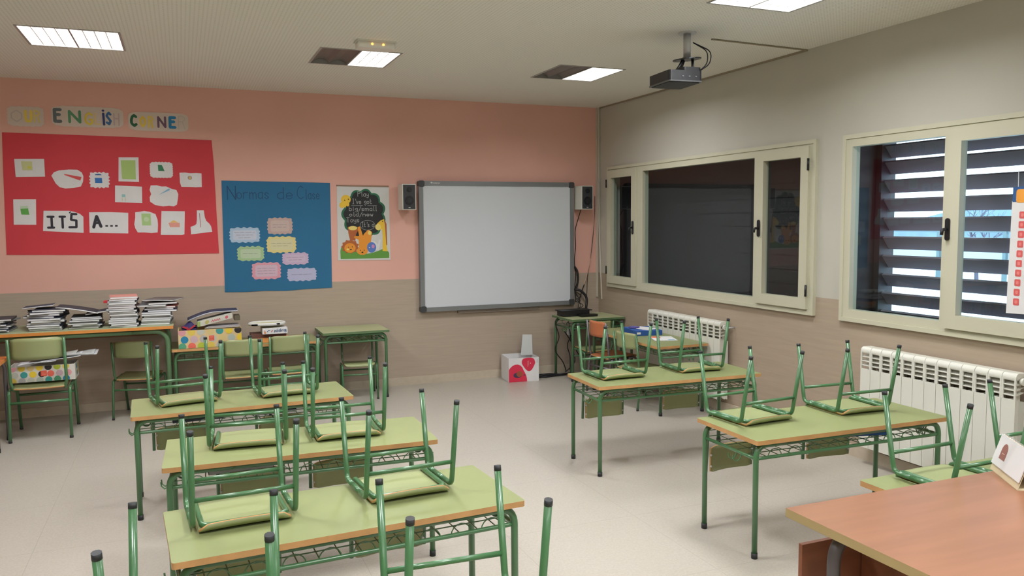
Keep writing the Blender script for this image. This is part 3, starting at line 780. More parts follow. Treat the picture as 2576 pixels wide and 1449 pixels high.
# ------------------------------------------------------------------ whiteboard and speakers
t = empty('whiteboard', (3.235, D, .78), 'white interactive board in a grey frame on the back wall', 'whiteboard')
bx0, bx1, bz0, bz1 = 2.325, 4.145, .780, 2.170
mb = MB(); mb.box((bx0 + .03, D - .05, bz0 + .03), (bx1 - .03, D - .002, bz1 - .03)); mb.build('surface', M_BOARD, t)
mb = MB(); fw = .046; y0, y1 = D - .062, D - .002
mb.box((bx0, y0, bz0 + fw), (bx0 + fw, y1, bz1 - fw)); mb.box((bx1 - fw, y0, bz0 + fw), (bx1, y1, bz1 - fw))
mb.box((bx0 + fw, y0, bz0), (bx1 - fw, y1, bz0 + fw)); mb.box((bx0 + fw, y0, bz1 - fw), (bx1 - fw, y1, bz1))
mb.build('frame', mat('grey aluminium profile', (132, 134, 136), .4, metal=.3), t)
for cx, cz in ((bx0, bz0), (bx1, bz0), (bx0, bz1), (bx1, bz1)):
    sx = 1 if cx == bx0 else -1; sz = 1 if cz == bz0 else -1
    a = sorted((cx - .004 * sx, cx + .062 * sx)); b = sorted((cz - .004 * sz, cz + .062 * sz))
    mb = MB(); mb.prism(rrect(a[0], b[0], a[1], b[1], .018), .002, .066, (0, 0, 0), BACK); mb.build('corner_cap', M_DGREY, t)
mb = MB()
for i, (a, b) in enumerate(((.0, .02), (.026, .036), (.04, .075), (.08, .10))):
    mb.box((2.455 + a, D - .0635, 2.145), (2.455 + b, D - .062, 2.153 + (.006 if i == 0 else 0)))
mb.build('maker_mark', M_PAPER, t)
MB().box((2.75, D - .04, bz0 - .035), (3.72, D - .002, bz0)).build('lower_box', mat('grey brown box', (128, 116, 104), .6), t)  # shallow grey brown box below the lower frame
def speaker(x, label, cable):
    y1, y0 = D - .04, D - .215; z0, z1 = 1.865, 2.128
    t = empty('wall_speaker', (x, y1, z0), label, 'speaker')
    mb = MB(); mb.box((x - .072, y0, z0), (x + .072, y1, z1)); mb.build('cabinet', M_WHITE, t)
    MB().box((x - .063, y0 - .006, z0 + .008), (x + .063, y0, z1 - .008)).build('front_panel', mat('charcoal baffle', (52, 54, 56), .5), t)
    for zc, r_ in ((z0 + .095, .047), (z0 + .205, .026)):
        mb = MB(); F = lambda u, v, w_: (u, y0 - .006 - w_, v)
        mb.prism(ell(x, zc, r_, n=24), 0, .004, (0, 0, 0), F); mb.prism(ell(x, zc, r_ * .55, n=20), .004, .007, (1, 1, 1), F)
        mb.build('driver', [M_BLACK, mat('cone', (40, 41, 44), .35)], t)
    MB().box((x - .01, y0 - .008, z0 + .018), (x + .01, y0 - .006, z0 + .026)).build('badge', M_BRACK, t)
    MB().box((x - .03, y1, z0 + .08), (x + .03, D - .001, z0 + .2)).build('bracket', M_BLACK, t)
    return t
speaker(2.178, 'white and black wall speaker at the left edge of the whiteboard', None)
speaker(4.235, 'white and black wall speaker right of the whiteboard', None)

# ------------------------------------------------------------------ cables and trunking
def cable(name, pts, r, m, label, cat='cable', smooth=3, group=None):
    P = [Vector(p) for p in pts]; out = []
    for i in range(len(P) - 1):
        p0 = P[max(0, i - 1)]; p1 = P[i]; p2 = P[i + 1]; p3 = P[min(len(P) - 1, i + 2)]
        for k in range(5):
            u = k / 5; out.append(.5 * ((2 * p1) + (p2 - p0) * u + (2 * p0 - 5 * p1 + 4 * p2 - p3) * u * u + (3 * p1 - p0 - 3 * p2 + p3) * u ** 3))
    out.append(P[-1])
    return tag(MB().tube(out, r, 6).build(name, m, None, 1), label, cat, group)
M_CAB = mat('black cable', (24, 22, 26), .5); M_PCAB = mat('pinkish white cable', (205, 170, 150), .5)
wy = D - .012
cable('speaker_cable', [(4.215, D - .10, 1.865), (4.22, wy, 1.75), (4.185, wy, 1.62), (4.19, wy, 1.45), (4.175, wy, 1.28), (4.19, wy, 1.12), (4.18, wy, .98), (4.19, wy, .80)], .0045, M_CAB, 'thin black cable hanging from the right speaker', group=None)
cable('corrugated_cable', [(4.160, D - .03, 1.22), (4.195, D - .04, 1.16), (4.205, D - .04, 1.07), (4.19, D - .04, .99), (4.165, D - .03, .94)], .012, M_CAB, 'short thick black hose bulging beside the board frame')
cable('corrugated_cable', [(4.165, D - .03, .95), (4.235, D - .06, .93), (4.29, D - .08, .86), (4.285, D - .1, .78), (4.25, D - .14, .705)], .014, M_CAB, 'thick black hose looping down onto the console')
for k, (dx, z) in enumerate(((.0, .90), (.03, .87), (.06, .91))):
    cable('looped_cable', [(4.17 + dx * .3, wy - .02, .93 - .02 * k), (4.24 - dx, wy - .04, z - .03), (4.14 + dx, D - .1, .83), (4.22 - dx, D - .14, .77), (4.06 + dx, D - .2, .715)], .0045, M_CAB, ['leftmost loop', 'middle loop', 'topmost loop'][k] + ' of tangled black cable between board corner and console', group='tangled cables above the console')
cable('wall_cable', [(4.44, wy, 2.02), (4.435, wy, 1.75), (4.39, wy, 1.35), (4.345, wy, 1.10), (4.33, wy - .01, .90), (4.27, D - .1, .735)], .004, M_CAB, 'black cable sagging from the corner down to the console')
cable('wall_cable', [(4.445, wy, 1.85), (4.41, wy, 1.45), (4.355, wy, 1.18), (4.30, wy, 1.00)], .005, M_PCAB, 'pale pinkish cable sagging beside the corner')
cable('wall_cable', [(4.30, wy, 1.00), (4.26, wy, .90), (4.22, wy - .02, .80)], .006, M_CAB, 'short black cable end below the pale cable')
for k, pts in enumerate(([(3.87, 8.0, .70), (3.80, 8.02, .62), (3.845, 8.02, .45), (3.81, 8.05, .30), (3.93, 8.1, .15), (3.98, 8.12, .04)],
                         [(3.95, 8.1, .50), (4.03, 8.1, .38), (4.13, 8.1, .22)],
                         [(4.10, 8.12, .52), (4.0, 8.12, .35), (4.04, 8.14, .2), (4.02, 8.1, .05)],
                         [(4.0, 8.08, .55), (4.05, 8.1, .30), (4.08, 8.1, .14), (3.96, 8.1, .03)])):
    cable('hanging_cable', pts, .006, M_CAB, ['black cable hanging outside the left legs of the corner desk', 'short black cable ending halfway under the corner desk', 'black cable falling from the plug adapter to the floor under the corner desk', 'black cable slanting behind the others under the corner desk'][k], group='cables under the corner desk')
mb = MB()
for k in range(5):
    a = R.uniform(-.02, .02); y = 8.03 + .02 * k
    mb.tube([(3.58, y + .02, .006 + .004 * k), (3.68, y - .01 + a, .008 + .005 * k), (3.78, y + .02, .006 + .004 * k), (3.9, y - a, .01), (4.02, 8.08, .02)], .006, 6)
tag(mb.build('cable_bundle', M_CAB, None, 1), 'bundle of black cables on the floor between white box and desk', 'cable')
t = empty('power_adapter', (4.03, 8.15, .45), 'small white plug adapter hanging under the corner desk', 'adapter')
mb = MB(); mb.prism(rrect(4.02, .44, 4.075, .54, .012), .12, .16, (0, 0, 0), BACK); mb.build('body', M_PAPER, t)
MB().tube([(4.047, D - .14, .54), (4.03, D - .14, .60), (4.0, D - .16, .574)], .004, 6).build('cord', M_CAB, t, 1)
t = empty('media_console', (4.03, 8.0, .68), 'flat black console box with cables on the corner desk', 'console')
mb = MB(); mb.box((3.86, 7.93, .684), (4.18, 8.10, .738)); mb.build('case', M_BLACK, t)
MB().box((3.835, 7.93, .738), (4.215, 8.10, .748)).build('lid', M_BLACK, t)
MB().box((4.03, 7.83, .6815), (4.23, 7.92, .706)).build('front_unit', mat('black box', (18, 18, 20), .35), t)
# trunking
tag(MB().box((W - .035, D - .02, .85), (W - .018, D - .002, H)).build('cable_trunking', mat('white trunking', (204, 198, 182), .5)), 'slim white vertical cable trunking in the right corner', 'trunking')
mb = MB(); mb.tube([(W - .012, D - .03, H), (W - .012, D - .035, 1.7), (W + -.006, D - .09, .83)], .008, 6)
tag(mb.build('cable_conduit', mat('cream conduit', (212, 206, 190), .5)), 'thin cream conduit hanging slightly loose in the right corner', 'conduit')
tag(MB().box((W - .014, 4.95, H - .014), (W - .001, D - .03, H)).build('cable_trunking', mat('grey trunking', (150, 138, 116), .6)), 'thin trunking along the top of the right wall', 'trunking')
mb = MB(); a, b = Vector((3.57, 4.90, H - .006)), Vector((W - .01, 4.955, H - .006)); mb.tube([a, b], .006, 6)
tag(mb.build('cable_trunking', MATS['grey trunking']), 'thin trunking crossing the ceiling from projector to right wall', 'trunking')

# ------------------------------------------------------------------ projector
t = empty('ceiling_projector', (3.3, 4.81, H), 'black projector hanging from a silver ceiling pole', 'projector')
MB().prism(ell(3.3, 4.81, .062, n=24), H - .01, H, (0, 0, 0)).build('ceiling_plate', M_BRACK, t)
MB().tube([(3.3, 4.81, H - .01), (3.3, 4.81, 2.85)], .026, 16).build('pole', M_BRACK, t, 1)
mb = MB(); mb.prism(ell(0, 0, .098, .098, 28), -.004, .004, (0, 0, 0), lambda u, v, w_: (3.3 + u, 4.81 + v, 2.846 + w_ + .10 * u + .03 * v))
mb.build('mount_disc', mat('dark steel', (80, 82, 84), .35, metal=.8), t)
yaw = radians(-5); cx, cy = 3.237, 4.86
def PR(u, v, z): return (cx + u * cos(yaw) - v * sin(yaw), cy + u * sin(yaw) + v * cos(yaw), z)
for u, v in ((-.03, -.06), (.10, -.05), (.03, .05)):
    MB().tube([PR(u, v, 2.755), PR(u * .8 + .03, v * .6 - .02, 2.80), PR(u * .55 + .05, v * .5 - .03, 2.85)], .010, 8).build('mount_arm', MATS['dark steel'], t, 1)
mb = MB(); mb.prism(rrect(-.127, -.152, .127, .152, .02), 2.684, 2.752, (0, 0, 0), PR); 
mb.prism(rrect(-.02, -.148, .122, .05, .02), 2.752, 2.776, (0, 0, 0), PR); bd = mb.build('body', mat('black projector shell', (40, 41, 46), .35), t)
mb = MB(); mb.prism(rrect(-.13, -.155, .13, .155, .02), 2.676, 2.684, (0, 0, 0), PR); mb.build('base_trim', mat('grey trim', (104, 106, 108), .3), t)
MB().prism(rrect(-.116, -.14, .116, .14, .015), 2.672, 2.676, (0, 0, 0), PR).build('bottom_cover', M_BLACK, t)
MB().tube([PR(-.04, .152, 2.72), PR(-.04, .172, 2.72)], .03, 16).build('lens', M_BLACK, t, 1)
for q in (-.03, .02, .07): MB().box(PR(q, -.155, 2.71)[:2] + (2.708,), (PR(q, -.155, 0)[0] + .014, PR(q, -.155, 0)[1] + .003, 2.716)).build('port', M_ALU, t)
for q in (0, .02):
    cpts = [PR(.11, -.13, 2.75), PR(.165 + q, -.15, 2.80), PR(.175 + q * 1.5, -.14, 2.89), (3.335, 4.79, 2.96)]
    cc = fillet(cpts, .08, 6); MB().tube(cc, .004, 6).build('cable', M_CAB, t, 1)

# ------------------------------------------------------------------ posters on the back wall
t = empty('red_poster', (-.55, D, 1.45), 'large red paper poster with pupils drawings and the words ITS A', 'poster')
mb = MB(); card(mb, [(-1.444, 1.479), (-1.0, 1.468), (-.5, 1.458), (.328, 1.452), (.318, 1.9), (.312, 2.3), (.300, 2.536), (-.6, 2.546), (-1.424, 2.553), (-1.434, 2.1)], .001, .004)
mb.build('paper_sheet', mat('red card', (204, 60, 70), .75, var=.04, vs=2), t)
def dcard(poly, shapes, label=None, ink=None, cutname='drawing_card'):
    mb = MB(); card(mb, poly, .004, .006); c = mb.build(cutname, M_PAPER, t)
    mb = MB(); ms = []
    for col, pl in shapes:
        ms.append(flat(col)); card(mb, pl, .006, .0066 + .0002 * len(ms), len(ms) - 1)
    if shapes: mb.build('drawing', ms, c)
    return c
dcard([(-1.343, 2.324), (-1.112, 2.329), (-1.112, 2.171), (-1.339, 2.165)], [((205, 206, 150), [(-1.291, 2.304), (-1.206, 2.304), (-1.206, 2.226), (-1.285, 2.226)]), ((214, 212, 96), [(-1.245, 2.262), (-1.215, 2.262), (-1.215, 2.24), (-1.245, 2.24)])])
dcard([(-1.062, 2.18), (-1.04, 2.212), (-.998, 2.229), (-.92, 2.238), (-.853, 2.237), (-.818, 2.212), (-.807, 2.178), (-.812, 2.13), (-.831, 2.087), (-.89, 2.072), (-.958, 2.067), (-1.0, 2.078), (-1.03, 2.11)], [((214, 80, 82), [(-.961, 2.198), (-.822, 2.172), (-.833, 2.139), (-.958, 2.188)])])
dcard(wavy(-.757, 2.076, -.598, 2.216, .006, seed=2), [((44, 108, 178), [(-.715, 2.165), (-.657, 2.165), (-.655, 2.119), (-.714, 2.119)]), ((50, 100, 160), [(-.715, 2.190), (-.657, 2.190), (-.665, 2.200), (-.686, 2.204), (-.707, 2.200)])])
dcard([(-1.368, 1.968), (-1.193, 1.969), (-1.202, 1.743), (-1.375, 1.745)], [((96, 168, 76), [(-1.318, 1.885), (-1.258, 1.889), (-1.251, 1.832), (-1.312, 1.834)]), ((190, 214, 180), [(-1.318, 1.908), (-1.260, 1.910), (-1.258, 1.892), (-1.318, 1.888)])])
dcard([(-.511, 2.356), (-.344, 2.359), (-.349, 2.132), (-.521, 2.136)], [((172, 200, 118), [(-.494, 2.330), (-.372, 2.332), (-.374, 2.155), (-.49, 2.158)])])
dcard(wavy(-.252, 2.173, -.054, 2.32, .003, seed=4, k=12), [((44, 122, 84), [(-.182, 2.293), (-.148, 2.292), (-.138, 2.27), (-.126, 2.235), (-.180, 2.236)])])
dcard([(.003, 2.222), (.05, 2.225), (.10, 2.219), (.15, 2.222), (.198, 2.219), (.196, 2.09), (.14, 2.087), (.09, 2.090), (.015, 2.09), (.004, 2.13)], [((170, 140, 150), ell(.093, 2.176, .019)), ((206, 180, 110), ell(.093, 2.176, .011, .016))])
dcard([(-.551, 2.098), (-.326, 2.089), (-.33, 1.936), (-.558, 1.945)], [((150, 196, 196), [(-.498, 2.018), (-.470, 2.018), (-.468, 1.990), (-.500, 1.990)]), ((206, 200, 160), [(-.500, 1.988), (-.494, 1.988), (-.494, 1.952), (-.500, 1.952)]), ((206, 200, 160), [(-.474, 1.988), (-.468, 1.988), (-.468, 1.952), (-.474, 1.952)])])
dcard([(-.251, 2.101), (-.2, 2.103), (-.16, 2.092), (-.118, 2.093), (-.07, 2.07), (-.03, 2.06), (-.015, 2.02), (-.02, 1.98), (-.031, 1.922), (-.06, 1.905), (-.10, 1.912), (-.15, 1.905), (-.22, 1.918), (-.262, 1.95), (-.264, 1.99), (-.25, 2.02), (-.262, 2.06)], [((138, 180, 204), [(-.186, 2.013), (-.10, 2.072), (-.085, 2.072), (-.092, 2.055)])])
dcard([(-.393, 1.851), (-.36, 1.855), (-.317, 1.863), (-.27, 1.855), (-.221, 1.833), (-.205, 1.78), (-.203, 1.73), (-.209, 1.661), (-.261, 1.656), (-.32, 1.662), (-.379, 1.663), (-.398, 1.70), (-.406, 1.74), (-.395, 1.80)], [((172, 204, 136), [(-.342, 1.839), (-.263, 1.838), (-.262, 1.727), (-.340, 1.728)]), ((196, 216, 176), ell(-.30, 1.785, .022))])
dcard([(-.168, 1.862), (.036, 1.859), (.024, 1.64), (.0, 1.634), (-.183, 1.637)], [((232, 160, 146), [(-.112, 1.752), (-.014, 1.752), (-.014, 1.709), (-.10, 1.709)]), ((232, 192, 110), [(-.10, 1.753), (-.03, 1.753), (-.05, 1.77), (-.07, 1.774)])])
dcard([(.143, 1.867), (.205, 1.867), (.212, 1.80), (.225, 1.765), (.25, 1.74), (.265, 1.715), (.274, 1.661), (.083, 1.639), (.081, 1.711), (.12, 1.725), (.135, 1.74), (.14, 1.78)], [((176, 84, 92), [(.163, 1.84), (.168, 1.84), (.174, 1.705), (.169, 1.705)])])
M_INK = flat((44, 40, 52))
mb = MB(); card(mb, [(-1.139, 1.867), (-.934, 1.866), (-.90, 1.858), (-.85, 1.838), (-.824, 1.811), (-.829, 1.665), (-1.151, 1.686)], .004, .006); c = mb.build('word_card', M_PAPER, t)
mb = MB(); wd = .02
glyph_in(mb, 'I', -1.134, 1.706, -1.054, 1.823, wd, BACK, .0068); glyph_in(mb, 'T', -1.024, 1.705, -.963, 1.823, wd, BACK, .0068)
ribbon(mb, [(-.880, 1.836), (-.918, 1.838), (-.924, 1.786), (-.882, 1.778), (-.884, 1.718), (-.940, 1.718)], wd, BACK, .0068); ribbon(mb, [(-.926, 1.856), (-.934, 1.848)], .01, BACK, .0068)
mb.build('lettering', M_INK, c)
mb = MB(); card(mb, [(-.776, 1.852), (-.6, 1.853), (-.452, 1.846), (-.46, 1.655), (-.78, 1.665)], .004, .006); c = mb.build('word_card', M_PAPER, t)
mb = MB(); ribbon(mb, [(-.744, 1.716), (-.716, 1.815), (-.684, 1.722)], .026, BACK, .0068); ribbon(mb, [(-.735, 1.752), (-.697, 1.754)], .018, BACK, .0068)
for x in (-.637, -.597, -.557): mb.prism([(x - .011, 1.719), (x + .011, 1.719), (x + .011, 1.734), (x - .011, 1.734)], .006, .0068, (0, 0, 0), BACK)
mb.build('lettering', M_INK, c)

# OUR ENGLISH CORNER
def banner(name, x0, x1, z0, z1, letters, label, seed, k=14, tilt=0):
    t = empty('letter_banner', ((x0 + x1) / 2, D, z0), label, 'banner', 'cut out letter banners')
    mb = MB(); card(mb, wavy(x0, z0, x1, z1, .004, seed=seed, k=k), .001, .003); mb.build('backing_paper', mat('laminated paper', (216, 200, 188), .35), t)
    for ch, a, b, c, d, col, wd in letters:
        mb = MB(); glyph_in(mb, ch, a, d, b, c, wd, BACK, .0042); mb.build('letter', flat(col), t)
Yl = (236, 208, 92)
banner('our', -1.378, -1.095, 2.612, 2.785, [('O', -1.35, -1.262, 2.755, 2.645, (196, 186, 178), .010), ('U', -1.248, -1.183, 2.757, 2.647, Yl, .022), ('R', -1.176, -1.125, 2.758, 2.646, (230, 206, 130), .014)], 'paper banner of cut-out letters reading OUR', 1, 10)
banner('english', -1.036, -.455, 2.622, 2.805, [('E', -1.024, -.952, 2.783, 2.652, (104, 112, 116), .028), ('N', -.905, -.80, 2.770, 2.652, (92, 150, 112), .022), ('G', -.776, -.704, 2.757, 2.637, (232, 208, 84), .018), ('L', -.694, -.640, 2.752, 2.645, (232, 206, 150), .014), ('H', -.539, -.487, 2.758, 2.642, (196, 176, 182), .012), ('S', -.603, -.552, 2.768, 2.645, (58, 108, 160), .02)], 'paper banner of cut-out letters reading ENGLISH', 2, 20)
mb = MB(); ribbon(mb, [(-.620, 2.748), (-.617, 2.650)], .02, BACK, .0043); ribbon(mb, [(-.622, 2.776), (-.619, 2.776)], .02, BACK, .0043)
mb.build('letter', flat((50, 64, 118)), [o for o in bpy.data.objects if o.get('label', '').endswith('ENGLISH')][0])
banner('corner', -.415, .100, 2.606, 2.778, [('C', -.401, -.338, 2.756, 2.637, (44, 104, 74), .024), ('O', -.322, -.265, 2.742, 2.636, Yl, .02), ('R', -.252, -.203, 2.745, 2.631, (232, 206, 110), .018), ('N', -.171, -.093, 2.745, 2.636, (112, 84, 108), .019), ('E', -.074, -.006, 2.749, 2.633, (44, 132, 184), .026), ('R', .009, .072, 2.756, 2.628, (200, 190, 178), .008)], 'paper banner of cut-out letters reading CORNER', 3, 18)

# blue poster
t = empty('blue_poster', (.89, D, 1.07), 'blue card poster headed Normas de Clase with seven small note cards', 'poster')
mb = MB(); card(mb, [(.369, 1.071), (.55, 1.066), (.75, 1.07), (.95, 1.062), (1.15, 1.072), (1.404, 1.075), (1.410, 1.6), (1.412, 2.142), (.375, 2.154)], .001, .004)
mb.build('paper_sheet', mat('blue card', (38, 106, 146), .75, var=.04, vs=2), t)
mb = MB(); FB = BACK
write(mb, 'N', .425, 1.972, .128, .0085, FB, .0048, ws=.68); write(mb, 'ormas', .512, 1.978, .112, .006, FB, .0048, ws=.62)
write(mb, 'de', .895, 1.976, .115, .006, FB, .0048, ws=.85); write(mb, 'C', 1.085, 1.978, .13, .006, FB, .0048, ws=.62); write(mb, 'lase', 1.165, 1.976, .10, .006, FB, .0048, ws=.47)
mb.build('heading_text', flat((24, 66, 104)), t)
def squig(mb, x0, x1, z, off, seed):
    r_ = random.Random(seed); x = x0
    while x < x1 - .008:
        L = min(r_.uniform(.028, .06), x1 - x); n = max(3, int(L / .0032)); 
        ribbon(mb, [(x + L * i / n, z + (.0022 if i % 2 else -.0022) * r_.uniform(.4, 1.2)) for i in range(n + 1)], .0016, FB, off); x += L + .009
CARDS = [((176, 198, 220), (.432, 1.553, .712, 1.698), 3, 1, (200, 206, 222)), ((196, 168, 160), (.788, 1.631, 1.028, 1.791), 2, 2, (204, 182, 174)), ((226, 210, 142), (.776, 1.446, 1.057, 1.605), 2, 3, (218, 212, 170)),
 ((166, 196, 148), (.496, 1.372, .746, 1.513), 1, 4, (190, 208, 176)), ((204, 178, 206), (.921, 1.323, 1.175, 1.442), 2, 5, (208, 188, 210)), ((222, 158, 172), (.628, 1.186, .901, 1.350), 3, 6, (214, 184, 200)), ((186, 186, 216), (.965, 1.157, 1.249, 1.285), 1, 7, (198, 198, 220))]
for col, (x0, z0, x1, z1), nl, sd, inner in CARDS:
    mb = MB(); card(mb, wavy(x0, z0, x1, z1, .0055, seed=sd, k=8), .004, .006)
    card(mb, rrect(x0 + .03, z0 + .025, x1 - .03, z1 - .025, .02), .006, .0063, 1); c = mb.build('note_card', [flat(col), flat(inner)], t)
    mb = MB(); zc = (z0 + z1) / 2
    for q in range(nl):
        ind = .02 * q if sd % 2 else .01; squig(mb, x0 + .04 + ind, x1 - .045 - ind, zc + .026 * ((nl - 1) / 2 - q), .0068, sd * 10 + q)
    mb.build('handwriting', flat((74, 70, 92)), c)

# chalkboard poster with generic animals
t = empty('animal_poster', (1.745, D, 1.355), 'white poster with chalkboard writing and cartoon animals beside the whiteboard', 'poster')
mb = MB(); card(mb, [(1.472, 1.353), (2.02, 1.345), (2.018, 2.108), (1.478, 2.113)], .001, .004); mb.build('paper_sheet', mat('glossy paper', (216, 216, 214), .25), t)
card_bar = MB(); card(card_bar, [(1.474, 2.108), (2.018, 2.103), (2.018, 2.118), (1.474, 2.123)], .001, .007); card_bar.build('top_strip', flat((150, 120, 100)), t)
def blob(mb, pts, off0, off1, mi): card(mb, pts, off0, off1, mi)
cxb, czb = 1.750, 1.825
def cloud(rx, rz, amp, lobes): return [(cxb + (rx + amp * abs(sin(lobes * a / 2))) * cos(a), czb + (rz + amp * abs(sin(lobes * a / 2))) * sin(a)) for a in [2 * pi * i / 120 for i in range(120)]]
mb = MB(); blob(mb, cloud(.205, .235, .028, 11), .004, .0045, 0); blob(mb, cloud(.184, .216, .026, 11), .0045, .005, 1)
mb.build('chalkboard_print', [flat((36, 104, 72)), flat((30, 32, 34))], t)
mb = MB(); F = BACK; o_ = .0056; wl = .0042
write(mb, 'Play', 1.691, 2.006, .050, wl, F, o_, ws=.74); write(mb, "I've got", 1.630, 1.930, .050, wl, F, o_, ws=.68)
write(mb, 'big/small', 1.60, 1.858, .046, wl, F, o_, ws=.92); write(mb, 'old/new', 1.60, 1.802, .042, wl, F, o_, ws=1.1)
write(mb, 'Toys', 1.568, 1.742, .050, wl, F, o_, ws=.76); write(mb, "It's a", 1.722, 1.692, .050, wl, F, o_, ws=.6)
ribbon(mb, ell(1.785, 1.71, .078, .05, 28) + [ell(1.785, 1.71, .078, .05, 28)[0]], .003, F, o_); ribbon(mb, [(1.62, 1.912), (1.74, 1.914)], .003, F, o_); ribbon(mb, [(1.79, 1.912), (1.885, 1.912)], .003, F, o_)
mb.build('chalk_writing', flat((176, 176, 174)), t)
mb = MB(); ms = [flat((96, 150, 62)), flat((236, 178, 60)), flat((176, 96, 48)), flat((232, 150, 48)), flat((88, 124, 196)), flat((226, 226, 224)), flat((236, 214, 120)), flat((34, 30, 30)), flat((238, 196, 62)), flat((208, 140, 190))]
card(mb, [(1.50, 1.366), (2.007, 1.366), (2.007, 1.42), (1.98, 1.455), (1.95, 1.465), (1.90, 1.445), (1.84, 1.425), (1.78, 1.415), (1.70, 1.42), (1.65, 1.45), (1.60, 1.475), (1.55, 1.50), (1.51, 1.49), (1.498, 1.45)], .005, .0055, 0)
card(mb, [(1.60, 1.56), (1.655, 1.55), (1.665, 1.62), (1.69, 1.665), (1.64, 1.70), (1.58, 1.695), (1.585, 1.63)], .0055, .0058, 2); card(mb, ell(1.632, 1.682, .045, .022), .0058, .0062, 6)
card(mb, [(1.60 + (.078 + .016 * (i % 2)) * cos(2 * pi * i / 22), 1.492 + (.062 + .013 * (i % 2)) * sin(2 * pi * i / 22)) for i in range(22)], .0058, .006, 2); card(mb, ell(1.598, 1.478, .058, .05), .006, .0064, 3); card(mb, ell(1.606, 1.462, .010, .007), .0064, .0068, 7); card(mb, ell(1.582, 1.487, .005), .0064, .0068, 7); card(mb, ell(1.622, 1.489, .005), .0064, .0068, 7); card(mb, ell(1.575, 1.464, .013, .010), .0064, .0066, 6)
card(mb, [(1.69, 1.45), (1.80, 1.45), (1.82, 1.56), (1.83, 1.64), (1.79, 1.665), (1.745, 1.62), (1.735, 1.60), (1.705, 1.70), (1.68, 1.69), (1.695, 1.60), (1.65, 1.60), (1.64, 1.585), (1.69, 1.56)], .006, .0066, 3)
card(mb, ell(1.725, 1.445, .058, .042), .0066, .007, 3); card(mb, ell(1.725, 1.430, .010, .007), .007, .0074, 7); card(mb, ell(1.704, 1.452, .005), .007, .0074, 7); card(mb, ell(1.744, 1.452, .005), .007, .0074, 7); card(mb, [(1.685, 1.475), (1.70, 1.49), (1.71, 1.472)], .0066, .007, 3); card(mb, [(1.745, 1.474), (1.758, 1.49), (1.766, 1.47)], .0066, .007, 3); card(mb, ell(1.805, 1.63, .018, .022), .0066, .007, 6)
card(mb, [(1.86, 1.54), (1.80, 1.555), (1.81, 1.545), (1.85, 1.51), (1.865, 1.45), (1.90, 1.45), (1.91, 1.50), (1.925, 1.56), (1.90, 1.56), (1.89, 1.51)], .0055, .0062, 5)
card(mb, ell(1.822, 1.48, .048, .055), .0066, .007, 4); card(mb, ell(1.838, 1.49, .016, .02), .007, .0073, 9); card(mb, ell(1.80, 1.478, .006), .007, .0074, 5)
card(mb, [(1.938, 1.44), (1.99, 1.435), (1.975, 1.55), (1.965, 1.72), (1.958, 1.775), (1.945, 1.765), (1.925, 1.76), (1.89, 1.73), (1.868, 1.70), (1.872, 1.67), (1.90, 1.655), (1.935, 1.67), (1.942, 1.60)], .0062, .0068, 8)
card(mb, ell(1.895, 1.69, .030, .032), .0068, .0072, 6); card(mb, ell(1.944, 1.748, .006), .0068, .0074, 7); card(mb, [(1.962, 1.775), (1.985, 1.72), (1.988, 1.50), (1.978, 1.50), (1.967, 1.72)], .0066, .0069, 2)
mb.build('animal_print', ms, t)
mb = MB()
card(mb, ell(1.568, 1.975, .050, .046), .0055, .006, 8); card(mb, [(1.53, 1.96), (1.60, 1.955), (1.602, 1.915), (1.588, 1.902), (1.572, 1.91), (1.56, 1.89), (1.545, 1.898), (1.525, 1.885), (1.51, 1.895), (1.498, 1.91), (1.505, 1.935)], .0055, .006, 8)
for x, z in ((1.556, 1.967), (1.594, 1.977)): card(mb, ell(x, z, .006), .006, .0064, 7)
mb.build('chick_print', ms, t)

# ------------------------------------------------------------------ books on the long table
COV = [(78, 84, 100), (104, 108, 112), (150, 152, 150), (60, 66, 90), (58, 60, 66), (170, 170, 168), (128, 134, 140)]
BK = {}
def book(x, y, z, w_, d_, h_, rz, col, label, group, tilt=0.0):
    key = (round(w_, 2), round(d_, 2), round(h_, 3), col)
    if key not in BK:
        c = MB(); hw, hd = w_ / 2, d_ / 2
        c.prism([(-hw, -hd), (hw, -hd), (hw, hd), (-hw, hd)], 0, .0018, (0, 0, 0)); c.prism([(-hw, -hd), (hw, -hd), (hw, hd), (-hw, hd)], h_ - .0018, h_, (0, 0, 0)); c.box((hw - .002, -hd, .0018), (hw, hd, h_ - .0018))
        p = MB().box((-hw + .003, -hd + .001, .0018), (hw - .002, hd - .002, h_ - .0018))
        a = c.build('exercise_book', flat(col)); b = p.build('pages', M_PAPER); COL.objects.unlink(a); COL.objects.unlink(b); BK[key] = (a, b)
    a, b = BK[key]; o = a.copy(); COL.objects.link(o); q = b.copy(); COL.objects.link(q); q.parent = o
    o.location = (x, y, z); o.rotation_euler = (0, tilt, rz); tag(o, label, 'book', group)
ORD = ['bottom', 'second', 'third', 'fourth', 'fifth', 'sixth', 'seventh', 'eighth', 'ninth', 'tenth', 'eleventh', 'twelfth', 'thirteenth', 'fourteenth', 'fifteenth', 'sixteenth', 'seventeenth', 'eighteenth', 'nineteenth', 'twentieth']
PILES = [  # x, y, n, total height, width, spread, name
 (-1.475, 7.92, 8, .11, .22, .10, 'pile at the left photo edge'),
 (-1.10, 7.90, 10, .175, .25, .09, 'wide dark edged pile, second from the left'),
 (-.80, 7.90, 8, .10, .23, .04, 'low pile left of the tall pile'),
 (-.50, 7.88, 16, .265, .22, .05, 'tall central pile'),
 (-.225, 7.92, 12, .195, .24, .08, 'pile at the right end of the table')]
